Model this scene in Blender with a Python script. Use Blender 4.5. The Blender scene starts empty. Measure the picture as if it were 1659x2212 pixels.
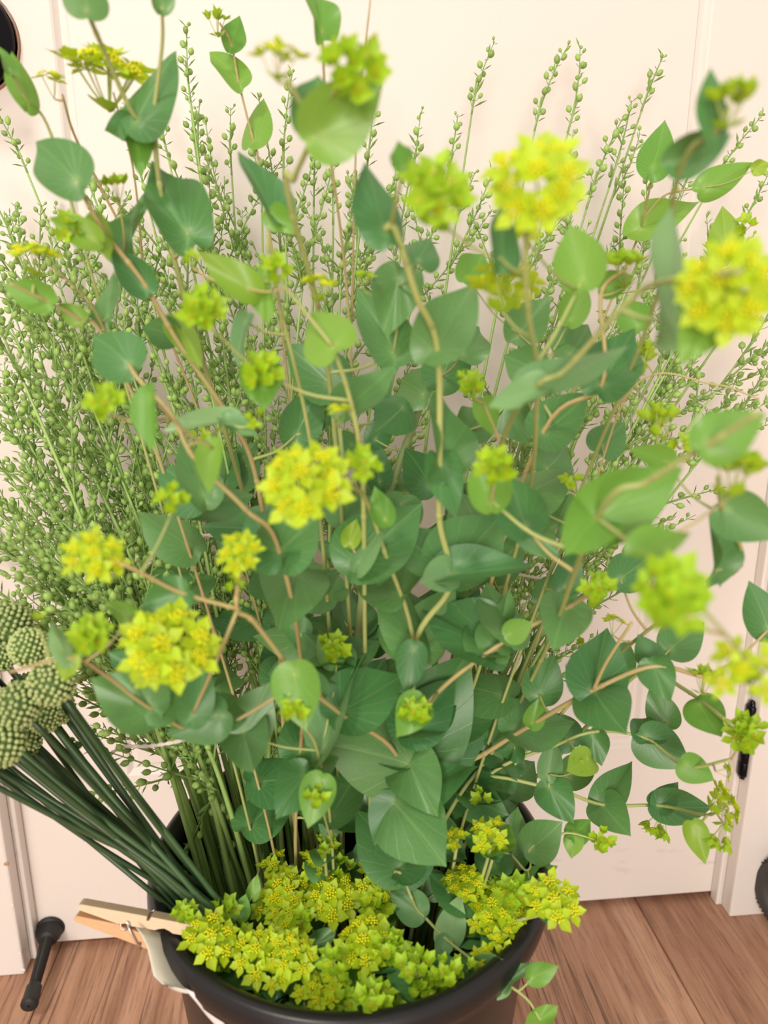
import bpy, math, random
import numpy as np
from mathutils import Matrix, Vector

# ------------------------------------------------------------------ camera
R = math.radians
IW, IH, FPX = 1659.0, 2212.0, 1534.0
CAM = Vector((0.3276, -0.6959, 0.6870))
YAW, PITCH, ROLL = R(5.63), R(14.506), R(0.087)
_f = Vector((math.sin(YAW) * math.cos(PITCH), math.cos(YAW) * math.cos(PITCH), -math.sin(PITCH)))
_r0 = Vector((math.cos(YAW), -math.sin(YAW), 0)); _u0 = _r0.cross(_f)
_r = _r0 * math.cos(ROLL) + _u0 * math.sin(ROLL)
_u = -_r0 * math.sin(ROLL) + _u0 * math.cos(ROLL)
scene = bpy.context.scene
COL = scene.collection
cd = bpy.data.cameras.new('camera')
cam = bpy.data.objects.new('camera', cd); COL.objects.link(cam)
cd.sensor_fit = 'VERTICAL'; cd.sensor_height = 36.0; cd.sensor_width = 27.0
cd.lens = 36.0 * FPX / IH
cd.clip_start = 0.01
cd.dof.use_dof = True
cd.dof.focus_distance = 0.56
cd.dof.aperture_fstop = cd.lens / 3.9        # a 3.9 mm wide pupil, as in a phone
M3 = Matrix((_r, _u, -_f)).transposed()
cam.matrix_world = Matrix.Translation(CAM) @ M3.to_4x4()
scene.camera = cam

# ------------------------------------------------------------------ light
world = bpy.data.worlds.new('world'); scene.world = world; world.use_nodes = True
world.node_tree.nodes['Background'].inputs[0].default_value = (1.0, 0.90, 0.83, 1)
world.node_tree.nodes['Background'].inputs[1].default_value = 0.58
def area(name, loc, target, size, power, col):
    l = bpy.data.lights.new(name, 'AREA'); l.shape = 'DISK'; l.size = size; l.energy = power; l.color = col
    o = bpy.data.objects.new(name, l); COL.objects.link(o)
    o.location = loc
    o.rotation_euler = (Vector(target) - Vector(loc)).to_track_quat('-Z', 'Y').to_euler()
    return o
area('ceiling_lamp_light', (-0.48, -3.25, 2.40), (0.3, -0.2, 0.4), 0.40, 7, (1.0, 0.90, 0.80))
area('ceiling_lamp_light', (-0.55, -1.55, 2.40), (0.25, -0.5, 0.2), 0.40, 24, (1.0, 0.90, 0.80))
area('added_front_fill', (-0.10, -3.35, 0.95), (0.35, 0.0, 0.20), 1.3, 66, (1.0, 0.91, 0.83))  # broad fill added behind the camera to brighten the lower front, not a window
vs = scene.view_settings
vs.view_transform = 'Standard'; vs.look = 'None'; vs.gamma = 1.0; vs.use_curve_mapping = False
vs.exposure = 0.0

# ------------------------------------------------------------------ helpers
rng = random.Random(11)
def ray(px, py):
    return _f + _r * ((px - IW / 2) / FPX) - _u * ((py - IH / 2) / FPX)
def at(px, py, Y):                      # point of the place seen at a pixel, Y metres from the door plane
    d = ray(px, py); return CAM + d * ((Y - CAM.y) / d.y)
def atz(px, py, Z):
    d = ray(px, py); return CAM + d * ((Z - CAM.z) / d.z)
def depth(p): return (p - CAM).dot(_f)
def atd(px, py, dep): return CAM + ray(px, py) * dep

def mesh(name, V, F, mat=None, smooth=True, uv=None):
    me = bpy.data.meshes.new(name)
    me.from_pydata([tuple(v) for v in V], [], F)
    if smooth: me.polygons.foreach_set('use_smooth', [True] * len(me.polygons))
    if mat: me.materials.append(mat)
    if uv is not None:
        ul = me.uv_layers.new(name='UVMap')
        li = np.empty(len(me.loops), dtype=np.int32); me.loops.foreach_get('vertex_index', li)
        ul.data.foreach_set('uv', np.asarray(uv, dtype=np.float32)[li].ravel())
    me.update()
    return me
def put(name, me, parent=None, M=None):
    o = bpy.data.objects.new(name, me); COL.objects.link(o)
    if parent is not None: o.parent = parent
    if M is not None: o.matrix_basis = M
    return o
def thing(name, label, cat, loc, group=None):
    o = bpy.data.objects.new(name, None); COL.objects.link(o)
    o.location = loc; o.empty_display_size = 0.02
    o['label'] = label; o['category'] = cat
    if group: o['group'] = group
    return o
def tag(o, label, cat, group=None):
    o['label'] = label; o['category'] = cat
    if group: o['group'] = group
def frame(loc, x=None, z=None, s=1.0):
    """matrix with local z (or x) along a direction"""
    if z is not None:
        z = Vector(z).normalized(); a = Vector((1, 0, 0)) if abs(z.x) < .9 else Vector((0, 1, 0))
        x = (a - z * a.dot(z)).normalized(); y = z.cross(x)
    else:
        x = Vector(x).normalized(); a = Vector((0, 0, 1)) if abs(x.z) < .9 else Vector((0, 1, 0))
        y = a.cross(x).normalized(); z = x.cross(y)
    m = Matrix((x, y, z)).transposed().to_4x4()
    return Matrix.Translation(loc) @ m @ Matrix.Diagonal((s, s, s, 1))

class MB:
    def __init__(s): s.V = []; s.F = []
    def add(s, V, F):
        k = len(s.V); s.V += [tuple(v) for v in V]; s.F += [tuple(i + k for i in f) for f in F]
    def box(s, a, b, M=None):
        (x0, y0, z0), (x1, y1, z1) = a, b
        V = [Vector(p) for p in ((x0,y0,z0),(x1,y0,z0),(x1,y1,z0),(x0,y1,z0),(x0,y0,z1),(x1,y0,z1),(x1,y1,z1),(x0,y1,z1))]
        if M is not None: V = [M @ v for v in V]
        s.add(V, [(3,2,1,0),(4,5,6,7),(0,1,5,4),(1,2,6,5),(2,3,7,6),(3,0,4,7)])
    def tube(s, P, rad, n=6, cap=True):
        P = [Vector(p) for p in P]
        if not hasattr(rad, '__len__'): rad = [rad] * len(P)
        up = None; V = []; F = []
        for i, p in enumerate(P):
            t = (P[min(i + 1, len(P) - 1)] - P[max(i - 1, 0)])
            t = t.normalized() if t.length > 1e-9 else Vector((0, 0, 1))
            if up is None:
                up = Vector((0, 0, 1)) if abs(t.z) < .9 else Vector((1, 0, 0))
            e = (up - t * up.dot(t)).normalized(); up = e; g = t.cross(e)
            for k in range(n):
                a = 2 * math.pi * k / n
                V.append(p + (e * math.cos(a) + g * math.sin(a)) * rad[i])
        for i in range(len(P) - 1):
            for k in range(n):
                k2 = (k + 1) % n
                F.append((i*n+k, i*n+k2, (i+1)*n+k2, (i+1)*n+k))
        if cap:
            F.append(tuple(range(n - 1, -1, -1))); F.append(tuple((len(P)-1)*n + k for k in range(n)))
        s.add(V, F)
    def lathe(s, prof, n=48, M=None):
        V = []; F = []
        for (r, z) in prof:
            for k in range(n):
                a = 2 * math.pi * k / n
                v = Vector((r * math.cos(a), r * math.sin(a), z)); V.append(M @ v if M is not None else v)
        for i in range(len(prof) - 1):
            for k in range(n):
                k2 = (k + 1) % n
                F.append((i*n+k, i*n+k2, (i+1)*n+k2, (i+1)*n+k))
        s.add(V, F)
    def ball(s, c, r, n=6, m=4, M=None):
        prof = [(max(1e-5, math.sin(math.pi*i/m)), -math.cos(math.pi*i/m)) for i in range(m+1)]
        if not hasattr(r, '__len__'): r = (r, r, r)
        T = Matrix.Translation(c) @ (M if M is not None else Matrix.Identity(4)) @ Matrix.Diagonal((*r, 1))
        s.lathe(prof, n, T)
    def build(s, name, mat, smooth=True): return mesh(name, s.V, s.F, mat, smooth)

def smooth_path(P, per=6):
    P = [Vector(p) for p in P]
    if len(P) < 3:
        return [P[0].lerp(P[1], i / per) for i in range(per + 1)]
    out = []
    Q = [P[0] * 2 - P[1]] + P + [P[-1] * 2 - P[-2]]
    for i in range(1, len(Q) - 2):
        a, b, c, d = Q[i-1], Q[i], Q[i+1], Q[i+2]
        for k in range(per):
            t = k / per
            out.append(0.5 * ((2*b) + (c-a)*t + (2*a-5*b+4*c-d)*t*t + (3*b-a-3*c+d)*t*t*t))
    out.append(P[-1]); return out

# ------------------------------------------------------------------ materials
class NT:
    def __init__(s, name):
        s.m = bpy.data.materials.new(name); s.m.use_nodes = True
        s.t = s.m.node_tree; s.b = s.t.nodes['Principled BSDF']; s.out = s.t.nodes['Material Output']
    def n(s, typ, **kw):
        nd = s.t.nodes.new(typ)
        for k, v in kw.items(): setattr(nd, k, v)
        return nd
    def l(s, a, b): s.t.links.new(a, b)
    def math(s, op, a, b=None, clamp=False):
        nd = s.n('ShaderNodeMath', operation=op, use_clamp=clamp)
        for i, v in enumerate((a, b)):
            if v is None: continue
            if isinstance(v, (int, float)): nd.inputs[i].default_value = v
            else: s.l(v, nd.inputs[i])
        return nd.outputs[0]
    def mix(s, f, a, b):
        nd = s.n('ShaderNodeMix', data_type='RGBA')
        for i, v in ((0, f), (6, a), (7, b)):
            if isinstance(v, (int, float)): nd.inputs[i].default_value = v
            elif isinstance(v, tuple): nd.inputs[i].default_value = (*v, 1) if len(v) == 3 else v
            else: s.l(v, nd.inputs[i])
        return nd.outputs[2]
    def noise(s, scale, detail=3, rough=.5, vec=None, coord='Object'):
        tc = s.n('ShaderNodeTexCoord'); nd = s.n('ShaderNodeTexNoise')
        nd.inputs['Scale'].default_value = scale; nd.inputs['Detail'].default_value = detail; nd.inputs['Roughness'].default_value = rough
        s.l(vec if vec is not None else tc.outputs[coord], nd.inputs['Vector'])
        return nd.outputs['Fac']
    def bump(s, h, strength, dist=.001):
        b = s.n('ShaderNodeBump'); b.inputs['Strength'].default_value = strength; b.inputs['Distance'].default_value = dist
        s.l(h, b.inputs['Height']); s.l(b.outputs[0], s.b.inputs['Normal'])
    def ramp(s, fac, stops):
        nd = s.n('ShaderNodeValToRGB'); cr = nd.color_ramp
        while len(cr.elements) < len(stops): cr.elements.new(.5)
        for e, (p, c) in zip(cr.elements, stops): e.position = p; e.color = (*c, 1)
        s.l(fac, nd.inputs[0]); return nd.outputs[0]
    def set(s, col=None, rough=None, metal=None, spec=None):
        b = s.b.inputs
        if col is not None:
            if isinstance(col, tuple): b['Base Color'].default_value = (*col, 1)
            else: s.l(col, b['Base Color'])
        if rough is not None: b['Roughness'].default_value = rough
        if metal is not None: b['Metallic'].default_value = metal
        if spec is not None: b['Specular IOR Level'].default_value = spec
        return s
    def translucent(s, amount, col):
        tr = s.n('ShaderNodeBsdfTranslucent'); mx = s.n('ShaderNodeMixShader'); mx.inputs[0].default_value = amount
        if isinstance(col, tuple): tr.inputs[0].default_value = (*col, 1)
        else: s.l(col, tr.inputs[0])
        s.l(s.b.outputs[0], mx.inputs[1]); s.l(tr.outputs[0], mx.inputs[2]); s.l(mx.outputs[0], s.out.inputs[0])

def objrand(m):
    return m.n('ShaderNodeObjectInfo').outputs['Random']

def plain(name, c1, c2, scale, rough=.5, bump=0, bscale=None, trans=0, jitter=.25, spec=.5):
    m = NT(name)
    f = m.noise(scale, 3)
    c = m.mix(f, c1, c2)
    if jitter:
        hs = m.n('ShaderNodeHueSaturation')
        v = m.math('MULTIPLY_ADD', objrand(m), jitter); v.node.inputs[2].default_value = 1 - jitter / 2
        m.l(v, hs.inputs['Value']); m.l(c, hs.inputs['Color']); c = hs.outputs[0]
    m.set(c, rough, spec=spec)
    if bump: m.bump(m.noise(bscale or scale * 3, 3), bump)
    if trans: m.translucent(trans, c)
    return m.m

def leaf_mat(name, dark, light, vein, trans):
    m = NT(name)
    uvn = m.n('ShaderNodeUVMap'); sep = m.n('ShaderNodeSeparateXYZ'); m.l(uvn.outputs[0], sep.inputs[0])
    x, y = sep.outputs[0], sep.outputs[1]
    ang = m.math('ARCTAN2', y, m.math('ADD', x, 0.03))
    rad = m.math('SQRT', m.math('ADD', m.math('MULTIPLY', x, x), m.math('MULTIPLY', y, y)))
    nz = m.noise(6, 2)
    a2 = m.math('ADD', m.math('MULTIPLY', ang, 3.3), m.math('MULTIPLY', nz, .35))
    pp = m.math('PINGPONG', a2, 0.5)
    w = m.math('MULTIPLY', pp, m.math('ADD', rad, .05))
    v1 = m.math('SUBTRACT', 1.0, m.math('MULTIPLY', w, 48.0), True)
    mid = m.math('SUBTRACT', 1.0, m.math('MULTIPLY', m.math('ABSOLUTE', y), 45.0), True)
    midx = m.math('MULTIPLY', mid, m.math('GREATER_THAN', x, 0.0))
    cen = m.math('SUBTRACT', 1.0, m.math('MULTIPLY', rad, 7.0), True)
    vf = m.math('ADD', m.math('MULTIPLY', v1, .52), m.math('ADD', m.math('MULTIPLY', midx, .5), m.math('MULTIPLY', cen, .6)), True)
    f = m.noise(45, 4, .6)
    base = m.mix(f, dark, light)
    hs = m.n('ShaderNodeHueSaturation')
    rv = objrand(m)
    v = m.math('MULTIPLY_ADD', rv, .34); v.node.inputs[2].default_value = .83
    m.l(v, hs.inputs['Value']); m.l(base, hs.inputs['Color'])
    hv = m.math('MULTIPLY_ADD', rv, -.035); hv.node.inputs[2].default_value = .518
    m.l(hv, hs.inputs['Hue'])
    c = m.mix(m.math('MULTIPLY', vf, .55), hs.outputs[0], vein)
    m.set(c, .36, spec=.5)
    m.bump(vf, .25, .0006)
    tr = m.mix(.55, c, (.35, .62, .08))
    m.translucent(trans, tr)
    return m.m

MAT = {}
MAT['leaf'] = leaf_mat('leaf_blue_green', (.056, .190, .052), (.122, .300, .092), (.34, .55, .20), .15)
MAT['leafm'] = leaf_mat('leaf_fresh_green', (.140, .340, .042), (.230, .470, .075), (.40, .60, .13), .28)
MAT['leafg'] = leaf_mat('leaf_glaucous', (.155, .335, .125), (.240, .440, .185), (.38, .55, .26), .18)
MAT['leafy'] = leaf_mat('leaf_yellow_green', (.250, .440, .035), (.370, .550, .065), (.50, .64, .14), .32)
MAT['bract'] = plain('bract_lime', (.38, .60, .012), (.66, .80, .030), 160, .5, trans=.30)
MAT['bractg'] = plain('bract_green', (.29, .54, .016), (.50, .70, .035), 160, .5, trans=.28)
MAT['floret'] = plain('floret_yellow', (.88, .86, .004), (.90, .92, .012), 300, .6, trans=.12, jitter=.06)
MAT['floretg'] = plain('floret_greenish', (.58, .68, .02), (.88, .78, .03), 300, .6, trans=.15)
MAT['ray'] = plain('flower_ray', (.40, .52, .10), (.55, .62, .18), 90, .5, trans=.1)
MAT['stem'] = plain('bupleurum_stem', (.32, .42, .12), (.48, .50, .19), 40, .5, bump=.2, bscale=500)
MAT['stemg'] = plain('thick_green_stem', (.24, .38, .12), (.42, .50, .22), 50, .5, bump=.3, bscale=600)
MAT['stemr'] = plain('pink_stem', (.50, .33, .17), (.46, .46, .17), 22, .5, bump=.2, bscale=500)
MAT['cstem'] = plain('camelina_stem', (.26, .45, .10), (.42, .58, .20), 60, .5)
MAT['sprig'] = plain('camelina_sprig', (.21, .40, .085), (.36, .54, .16), 120, .5, trans=.12)
MAT['pod'] = plain('seed_pod', (.25, .45, .080), (.43, .61, .18), 260, .42, trans=.12, jitter=.4)
MAT['astem'] = plain('allium_stem', (.028, .075, .025), (.065, .125, .050), 70, .38, jitter=.5)
MAT['ahead'] = plain('allium_head_core', (.07, .15, .035), (.12, .21, .05), 120, .7)
MAT['abud'] = plain('allium_bud', (.34, .46, .14), (.60, .68, .32), 240, .55, trans=.1)
MAT['bucket'] = plain('black_plastic', (.010, .010, .011), (.016, .015, .015), 60, .34, bump=.05, bscale=300, jitter=0)
MAT['rubber'] = plain('black_rubber', (.012, .012, .012), (.022, .021, .020), 90, .55, jitter=0)
MAT['tyre'] = plain('grey_black_rubber', (.045, .042, .040), (.065, .060, .056), 90, .6, jitter=0)
MAT['spring'] = plain('dark_spring', (.020, .018, .017), (.035, .030, .028), 90, .35, jitter=0)
m = NT('dark_bronze'); m.set((.018, .017, .020), .22, .85); MAT['bronze'] = m.m
m = NT('copper_edge'); m.set((.42, .20, .12), .28, .9); MAT['copper'] = m.m
m = NT('steel_wire'); m.set((.62, .61, .60), .24, 1.0); MAT['steel'] = m.m
MAT['paper'] = plain('cream_paper', (.74, .70, .58), (.80, .76, .64), 40, .75, jitter=0, trans=.18)
MAT['paperw'] = plain('white_paper', (.84, .82, .79), (.88, .86, .83), 40, .7, jitter=0, trans=.15)
MAT['twine'] = plain('cotton_twine', (.74, .66, .60), (.84, .77, .70), 900, .85, bump=.6, bscale=1500, jitter=0)
MAT['dirt'] = plain('grey_dirt', (.35, .31, .28), (.55, .50, .46), 60, .8, jitter=0)

m = NT('white_door_paint')
f = m.noise(7, 4, .6)
c = m.mix(f, (.800, .735, .680), (.830, .770, .715))
# faint grey scuffs low on the door, as dirt with its own shape
tc = m.n('ShaderNodeTexCoord'); mp = m.n('ShaderNodeMapping'); mp.inputs['Scale'].default_value = (22, 1, 90); mp.inputs['Rotation'].default_value = (0, R(28), 0)
m.l(tc.outputs['Object'], mp.inputs[0])
sc_ = m.noise(1.0, 2, .5, mp.outputs[0])
sx = m.n('ShaderNodeSeparateXYZ'); m.l(tc.outputs['Object'], sx.inputs[0])
band = m.math('SUBTRACT', 1.0, m.math('ABSOLUTE', m.math('MULTIPLY', m.math('SUBTRACT', sx.outputs[2], .062), 38.0)), True)
bandx = m.math('GREATER_THAN', sx.outputs[0], .50)
sm = m.math('MULTIPLY', m.math('MULTIPLY', m.math('MULTIPLY', m.math('SUBTRACT', sc_, .60, True), 9.0, True), band), bandx)
c = m.mix(m.math('MULTIPLY', sm, .5), c, (.42, .38, .37))
m.set(c, .42, spec=.28)
m.bump(m.noise(420, 2, .5), .16, .0008)
MAT['door'] = m.m
m = NT('white_trim_paint')
f = m.noise(9, 4, .6)
m.set(m.mix(f, (.795, .740, .690), (.835, .78, .735)), .36); m.bump(m.noise(160, 3), .12, .0006)
MAT['trim'] = m.m
m = NT('wall_paint'); m.set(m.mix(m.noise(5), (.78, .75, .73), (.82, .79, .77)), .6); m.bump(m.noise(220, 3), .2, .0006); MAT['wall'] = m.m
m = NT('chipped_wood'); m.set(m.mix(m.noise(200), (.45, .22, .10), (.62, .36, .18)), .8); MAT['chip'] = m.m

def wood_floor():
    m = NT('floor_plank')
    tc = m.n('ShaderNodeTexCoord'); oi = m.n('ShaderNodeObjectInfo')
    off = m.n('ShaderNodeVectorMath', operation='SCALE'); cx = m.n('ShaderNodeCombineXYZ')
    for i, k in enumerate((17.0, 31.0, 5.0)): m.l(m.math('MULTIPLY', oi.outputs['Random'], k), cx.inputs[i])
    add = m.n('ShaderNodeVectorMath', operation='ADD'); m.l(tc.outputs['Object'], add.inputs[0]); m.l(cx.outputs[0], add.inputs[1])
    mp = m.n('ShaderNodeMapping'); mp.inputs['Scale'].default_value = (1, .055, 1); m.l(add.outputs[0], mp.inputs[0])
    big = m.noise(34, 6, .66, mp.outputs[0])
    mp2 = m.n('ShaderNodeMapping'); mp2.inputs['Scale'].default_value = (1, .045, 1); m.l(add.outputs[0], mp2.inputs[0])
    fine = m.noise(330, 4, .7, mp2.outputs[0])
    col = m.ramp(big, [(.30, (.255, .122, .070)), (.45, (.430, .228, .140)), (.58, (.565, .325, .210)), (.74, (.660, .420, .288))])
    f2 = m.math('MULTIPLY', m.math('SUBTRACT', .50, fine, True), 3.6, True)
    col = m.mix(f2, col, (.120, .058, .036))
    # long dark cracks
    mp3 = m.n('ShaderNodeMapping'); mp3.inputs['Scale'].default_value = (1, .028, 1); m.l(add.outputs[0], mp3.inputs[0])
    cr = m.noise(20, 3, .5, mp3.outputs[0])
    crk = m.math('SUBTRACT', 1.0, m.math('MULTIPLY', m.math('ABSOLUTE', m.math('SUBTRACT', cr, .47)), 170.0), True)
    crk = m.math('MULTIPLY', crk, m.math('GREATER_THAN', big, .47))
    col = m.mix(m.math('MULTIPLY', crk, .7), col, (.045, .022, .016))
    # pale cross scratches
    mp4 = m.n('ShaderNodeMapping'); mp4.inputs['Scale'].default_value = (.10, 1, 1); mp4.inputs['Rotation'].default_value = (0, 0, R(6)); m.l(add.outputs[0], mp4.inputs[0])
    s4 = m.noise(150, 3, .6, mp4.outputs[0])
    sc4 = m.math('MULTIPLY', m.math('SUBTRACT', s4, .66, True), 6.0, True)
    col = m.mix(m.math('MULTIPLY', sc4, .55), col, (.48, .35, .28))
    m.set(col, .46, spec=.4)
    m.bump(m.math('SUBTRACT', fine, m.math('MULTIPLY', crk, .6)), .35, .0008)
    return m.m
MAT['floor'] = wood_floor()
def pin_wood(name, c1, c2):
    m = NT(name)
    tc = m.n('ShaderNodeTexCoord'); mp = m.n('ShaderNodeMapping'); mp.inputs['Scale'].default_value = (.12, 1, 1); m.l(tc.outputs['Object'], mp.inputs[0])
    g = m.noise(900, 4, .6, mp.outputs[0])
    m.set(m.mix(g, c1, c2), .6); m.bump(g, .2, .0003)
    return m.m
MAT['pinwood'] = pin_wood('pale_wood', (.62, .44, .27), (.76, .60, .42))
MAT['pinwood2'] = pin_wood('amber_wood', (.55, .30, .13), (.70, .44, .24))

# ------------------------------------------------------------------ the room
DW = 0.81
def struct(name, me, parent=None):
    o = put(name, me, parent)
    o['kind'] = 'structure'
    return o
# floor: a dark sub-floor that carries the planks
mb = MB(); mb.box((-1.6, -3.4, -.03), (2.4, .12, -.0035))
floor = struct('floor', mb.build('floor', MAT['rubber'], False))
PW = 0.172
x = 0.7116 - PW * 13
while x < 2.4:
    y = .12; first = True
    while y > -3.4:
        ln = (0.4 + rng.random() * .8) if first else 1.22
        first = False
        y2 = max(-3.4, y - ln)
        g = .0005
        mb = MB(); b = .0012
        xa, xb, ya, yb = x + g, x + PW - g, y2 + g, y - g
        V = [(xa, ya, -.004), (xb, ya, -.004), (xb, yb, -.004), (xa, yb, -.004),
             (xa, ya, -b), (xb, ya, -b), (xb, yb, -b), (xa, yb, -b),
             (xa+b, ya+b, 0), (xb-b, ya+b, 0), (xb-b, yb-b, 0), (xa+b, yb-b, 0)]
        F = [(0,1,5,4),(1,2,6,5),(2,3,7,6),(3,0,4,7),(4,5,9,8),(5,6,10,9),(6,7,11,10),(7,4,8,11),(8,9,10,11)]
        put('plank', mesh('plank', V, F, MAT['floor'], False), floor)
        y = y2
    x += PW

# wall each side of the opening and above
for nm, a, b in (('wall_left', (-1.6, -.014, 0), (-.02, .12, 2.45)), ('wall_right', (DW + .02, -.014, 0), (2.4, .12, 2.45))):
    mb = MB(); mb.box(a, b); struct(nm, mb.build(nm, MAT['wall'], False))
mb = MB(); mb.box((-.02, -.014, 2.06), (DW + .02, .12, 2.45)); struct('wall_above_door', mb.build('wall', MAT['wall'], False))

# the door: stiles, rails, panels with a moulded bevel
door = bpy.data.objects.new('door_1', None); COL.objects.link(door); door['kind'] = 'structure'
ST = 0.1181; ZB, Z0, Z1, Z2, Z3, ZT = .008, .218, 1.03, 1.17, 1.90, 2.035
BV, DP = .0112, .0055
def bevbox(name, a, b, mat, parent, bev=.0012):
    mb = MB(); mb.box(a, b); o = put(name, mb.build(name, mat, False), parent)
    md = o.modifiers.new('bevel', 'BEVEL'); md.width = bev; md.segments = 2
    return o
bevbox('stile', (.0015, 0, ZB), (ST, .035, ZT), MAT['door'], door, .0002)
bevbox('stile', (DW - ST, 0, ZB), (DW - .0015, .035, ZT), MAT['door'], door, .0002)
for za, zb in ((ZB, Z0), (Z1, Z2), (Z3, ZT)):
    bevbox('rail', (ST, .0, za), (DW - ST, .0349, zb), MAT['door'], door, .0002)
for za, zb in ((Z0, Z1), (Z2, Z3)):
    x0, x1 = ST, DW - ST
    rings = [(0, 0), (.0015, .0008), (BV * .5, DP), (BV, DP * .75), (BV + .0018, .0022)]
    V = []; F = []
    for (ins, dp) in rings:
        V += [(x0 + ins, dp, za + ins), (x1 - ins, dp, za + ins), (x1 - ins, dp, zb - ins), (x0 + ins, dp, zb - ins)]
    for i in range(len(rings) - 1):
        for k in range(4):
            F.append((i*4+k, i*4+(k+1) % 4, (i+1)*4+(k+1) % 4, (i+1)*4+k))
    n = (len(rings)-1)*4
    F.append((n, n+1, n+2, n+3))
    put('panel', mesh('panel', V, F, MAT['door'], False), door)
# knob (dark, with a copper worn edge)
kn = (.0495, 0, .917)
mb = MB()
Mk = Matrix.Translation(kn) @ Matrix.Rotation(R(90), 4, 'X')
mb.lathe([(.001, .0), (.0415, .0), (.0425, .002), (.0418, .005)], 40, Mk)
rose = put('knob_rose', mb.build('knob_rose', MAT['copper']), door)
mb = MB()
mb.lathe([(.0405, .004), (.0402, .007), (.037, .011), (.022, .015), (.013, .017), (.012, .028), (.016, .034), (.025, .040), (.028, .048), (.027, .056), (.020, .062), (.001, .064)], 40, Mk)
put('door_knob', mb.build('door_knob', MAT['bronze']), door)
# hinge barrel at the right edge
hx = DW + .0015
for zc in (.232, 1.02, 1.80):
    mb = MB()
    for k in range(5):
        z0 = zc - .044 + k * .0178
        mb.lathe([(.001, z0), (.0060, z0), (.0065, z0 + .001), (.0065, z0 + .0165), (.0060, z0 + .0174), (.001, z0 + .0174)], 14, Matrix.Translation((hx, -.0205, 0)))
    mb.lathe([(.001, zc - .050), (.0035, zc - .049), (.0045, zc - .044)], 12, Matrix.Translation((hx, -.0205, 0)))
    mb.lathe([(.0045, zc + .045), (.0035, zc + .050), (.001, zc + .051)], 12, Matrix.Translation((hx, -.0205, 0)))
    put('hinge', mb.build('hinge', MAT['bronze']), door)

# jamb + casing each side: trim_1 left, trim_2 right, trim_3 head
def trim(name, mirror):
    root = bpy.data.objects.new(name, None); COL.objects.link(root); root['kind'] = 'structure'
    sx = (lambda v: DW - v) if mirror else (lambda v: v)
    def bx(nm, x0, x1, y0, y1, z0, z1, bev):
        a, b = sorted((sx(x0), sx(x1)))
        return bevbox(nm, (a, y0, z0), (b, y1, z1), MAT['trim'], root, bev)
    bx('jamb', -.0199, -.0012, -.0139, .1199, 0, 2.06, .001)
    bx('jamb_edge', -.0012, .0040, -.0142, -.0005, 0, 2.05, .0015)
    bx('casing', -.074, -.0022, -.0335, -.0142, 0, 2.12, .0022)
    return root
t1 = trim('trim_1', False); t2 = trim('trim_2', True)
mb = MB(); mb.box((-.0022, -.0335, 2.05), (DW + .0022, -.0142, 2.12))
t3 = struct('trim_3', mb.build('casing_head', MAT['trim'], False))
# chips on the left casing edge
for (px, py, s) in ((18, 1866, .0030), (37, 1955, .0018), (60, 2095, .0032), (52, 2060, .0018)):
    p = at(px, py, -.0335)
    mb = MB(); mb.ball((0, 0, 0), (s, .0006, s * .8), 7, 4)
    put('paint_chip', mb.build('paint_chip', MAT['chip'] if py < 1900 else MAT['trim']), t1, Matrix.Translation((min(p.x, -.0035), -.0335, p.z)))
for nm, xa, xb in (('baseboard_left', -1.6, -.0745), ('baseboard_right', DW + .0745, 2.4)):
    mb = MB(); mb.box((xa, -.028, 0), (xb, -.0142, .10)); o = struct(nm, mb.build(nm, MAT['trim'], False))
    md = o.modifiers.new('bevel', 'BEVEL'); md.width = .003; md.segments = 2

# ------------------------------------------------------------------ spring door stop
DSX, DSZ = .0170, .0290
ds = thing('spring_door_stop', 'black spring door stop with rubber tip at the foot of the white door', 'door stop', (DSX, -.0005, DSZ))
drop = R(1.5)
Md = Matrix.Rotation(R(6), 4, 'Z') @ Matrix.Rotation(R(90) + R(4), 4, 'X')      # local z comes out of the door
mb = MB(); mb.lathe([(.001, 0), (.0150, 0), (.0155, .002), (.0140, .0035), (.0125, .004), (.0140, .006), (.0120, .0085), (.0128, .0105), (.0108, .013), (.0112, .015), (.0088, .018), (.001, .018)], 32, Md)
put('base', mb.build('base', MAT['rubber']), ds)
P = []
turns = 38
for i in range(turns * 9 + 1):
    a = 2 * math.pi * i / 9; t = i / (turns * 9)
    rr = .0062 * (1 - .18 * t)
    P.append(Md @ Vector((rr * math.cos(a), rr * math.sin(a), .016 + .058 * t)))
mb = MB(); mb.tube(P, .00085, 4)
put('spring_coil', mb.build('spring_coil', MAT['spring']), ds)
mb = MB(); mb.lathe([(.0045, .016), (.0040, .074)], 12, Md)
put('core', mb.build('core', MAT['rubber']), ds)
mb = MB(); mb.lathe([(.001, .071), (.0066, .071), (.0078, .073), (.0080, .086), (.0086, .0885), (.0086, .092), (.0075, .0935), (.001, .0938)], 24, Md)
put('rubber_tip', mb.build('rubber_tip', MAT['rubber']), ds)

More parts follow.
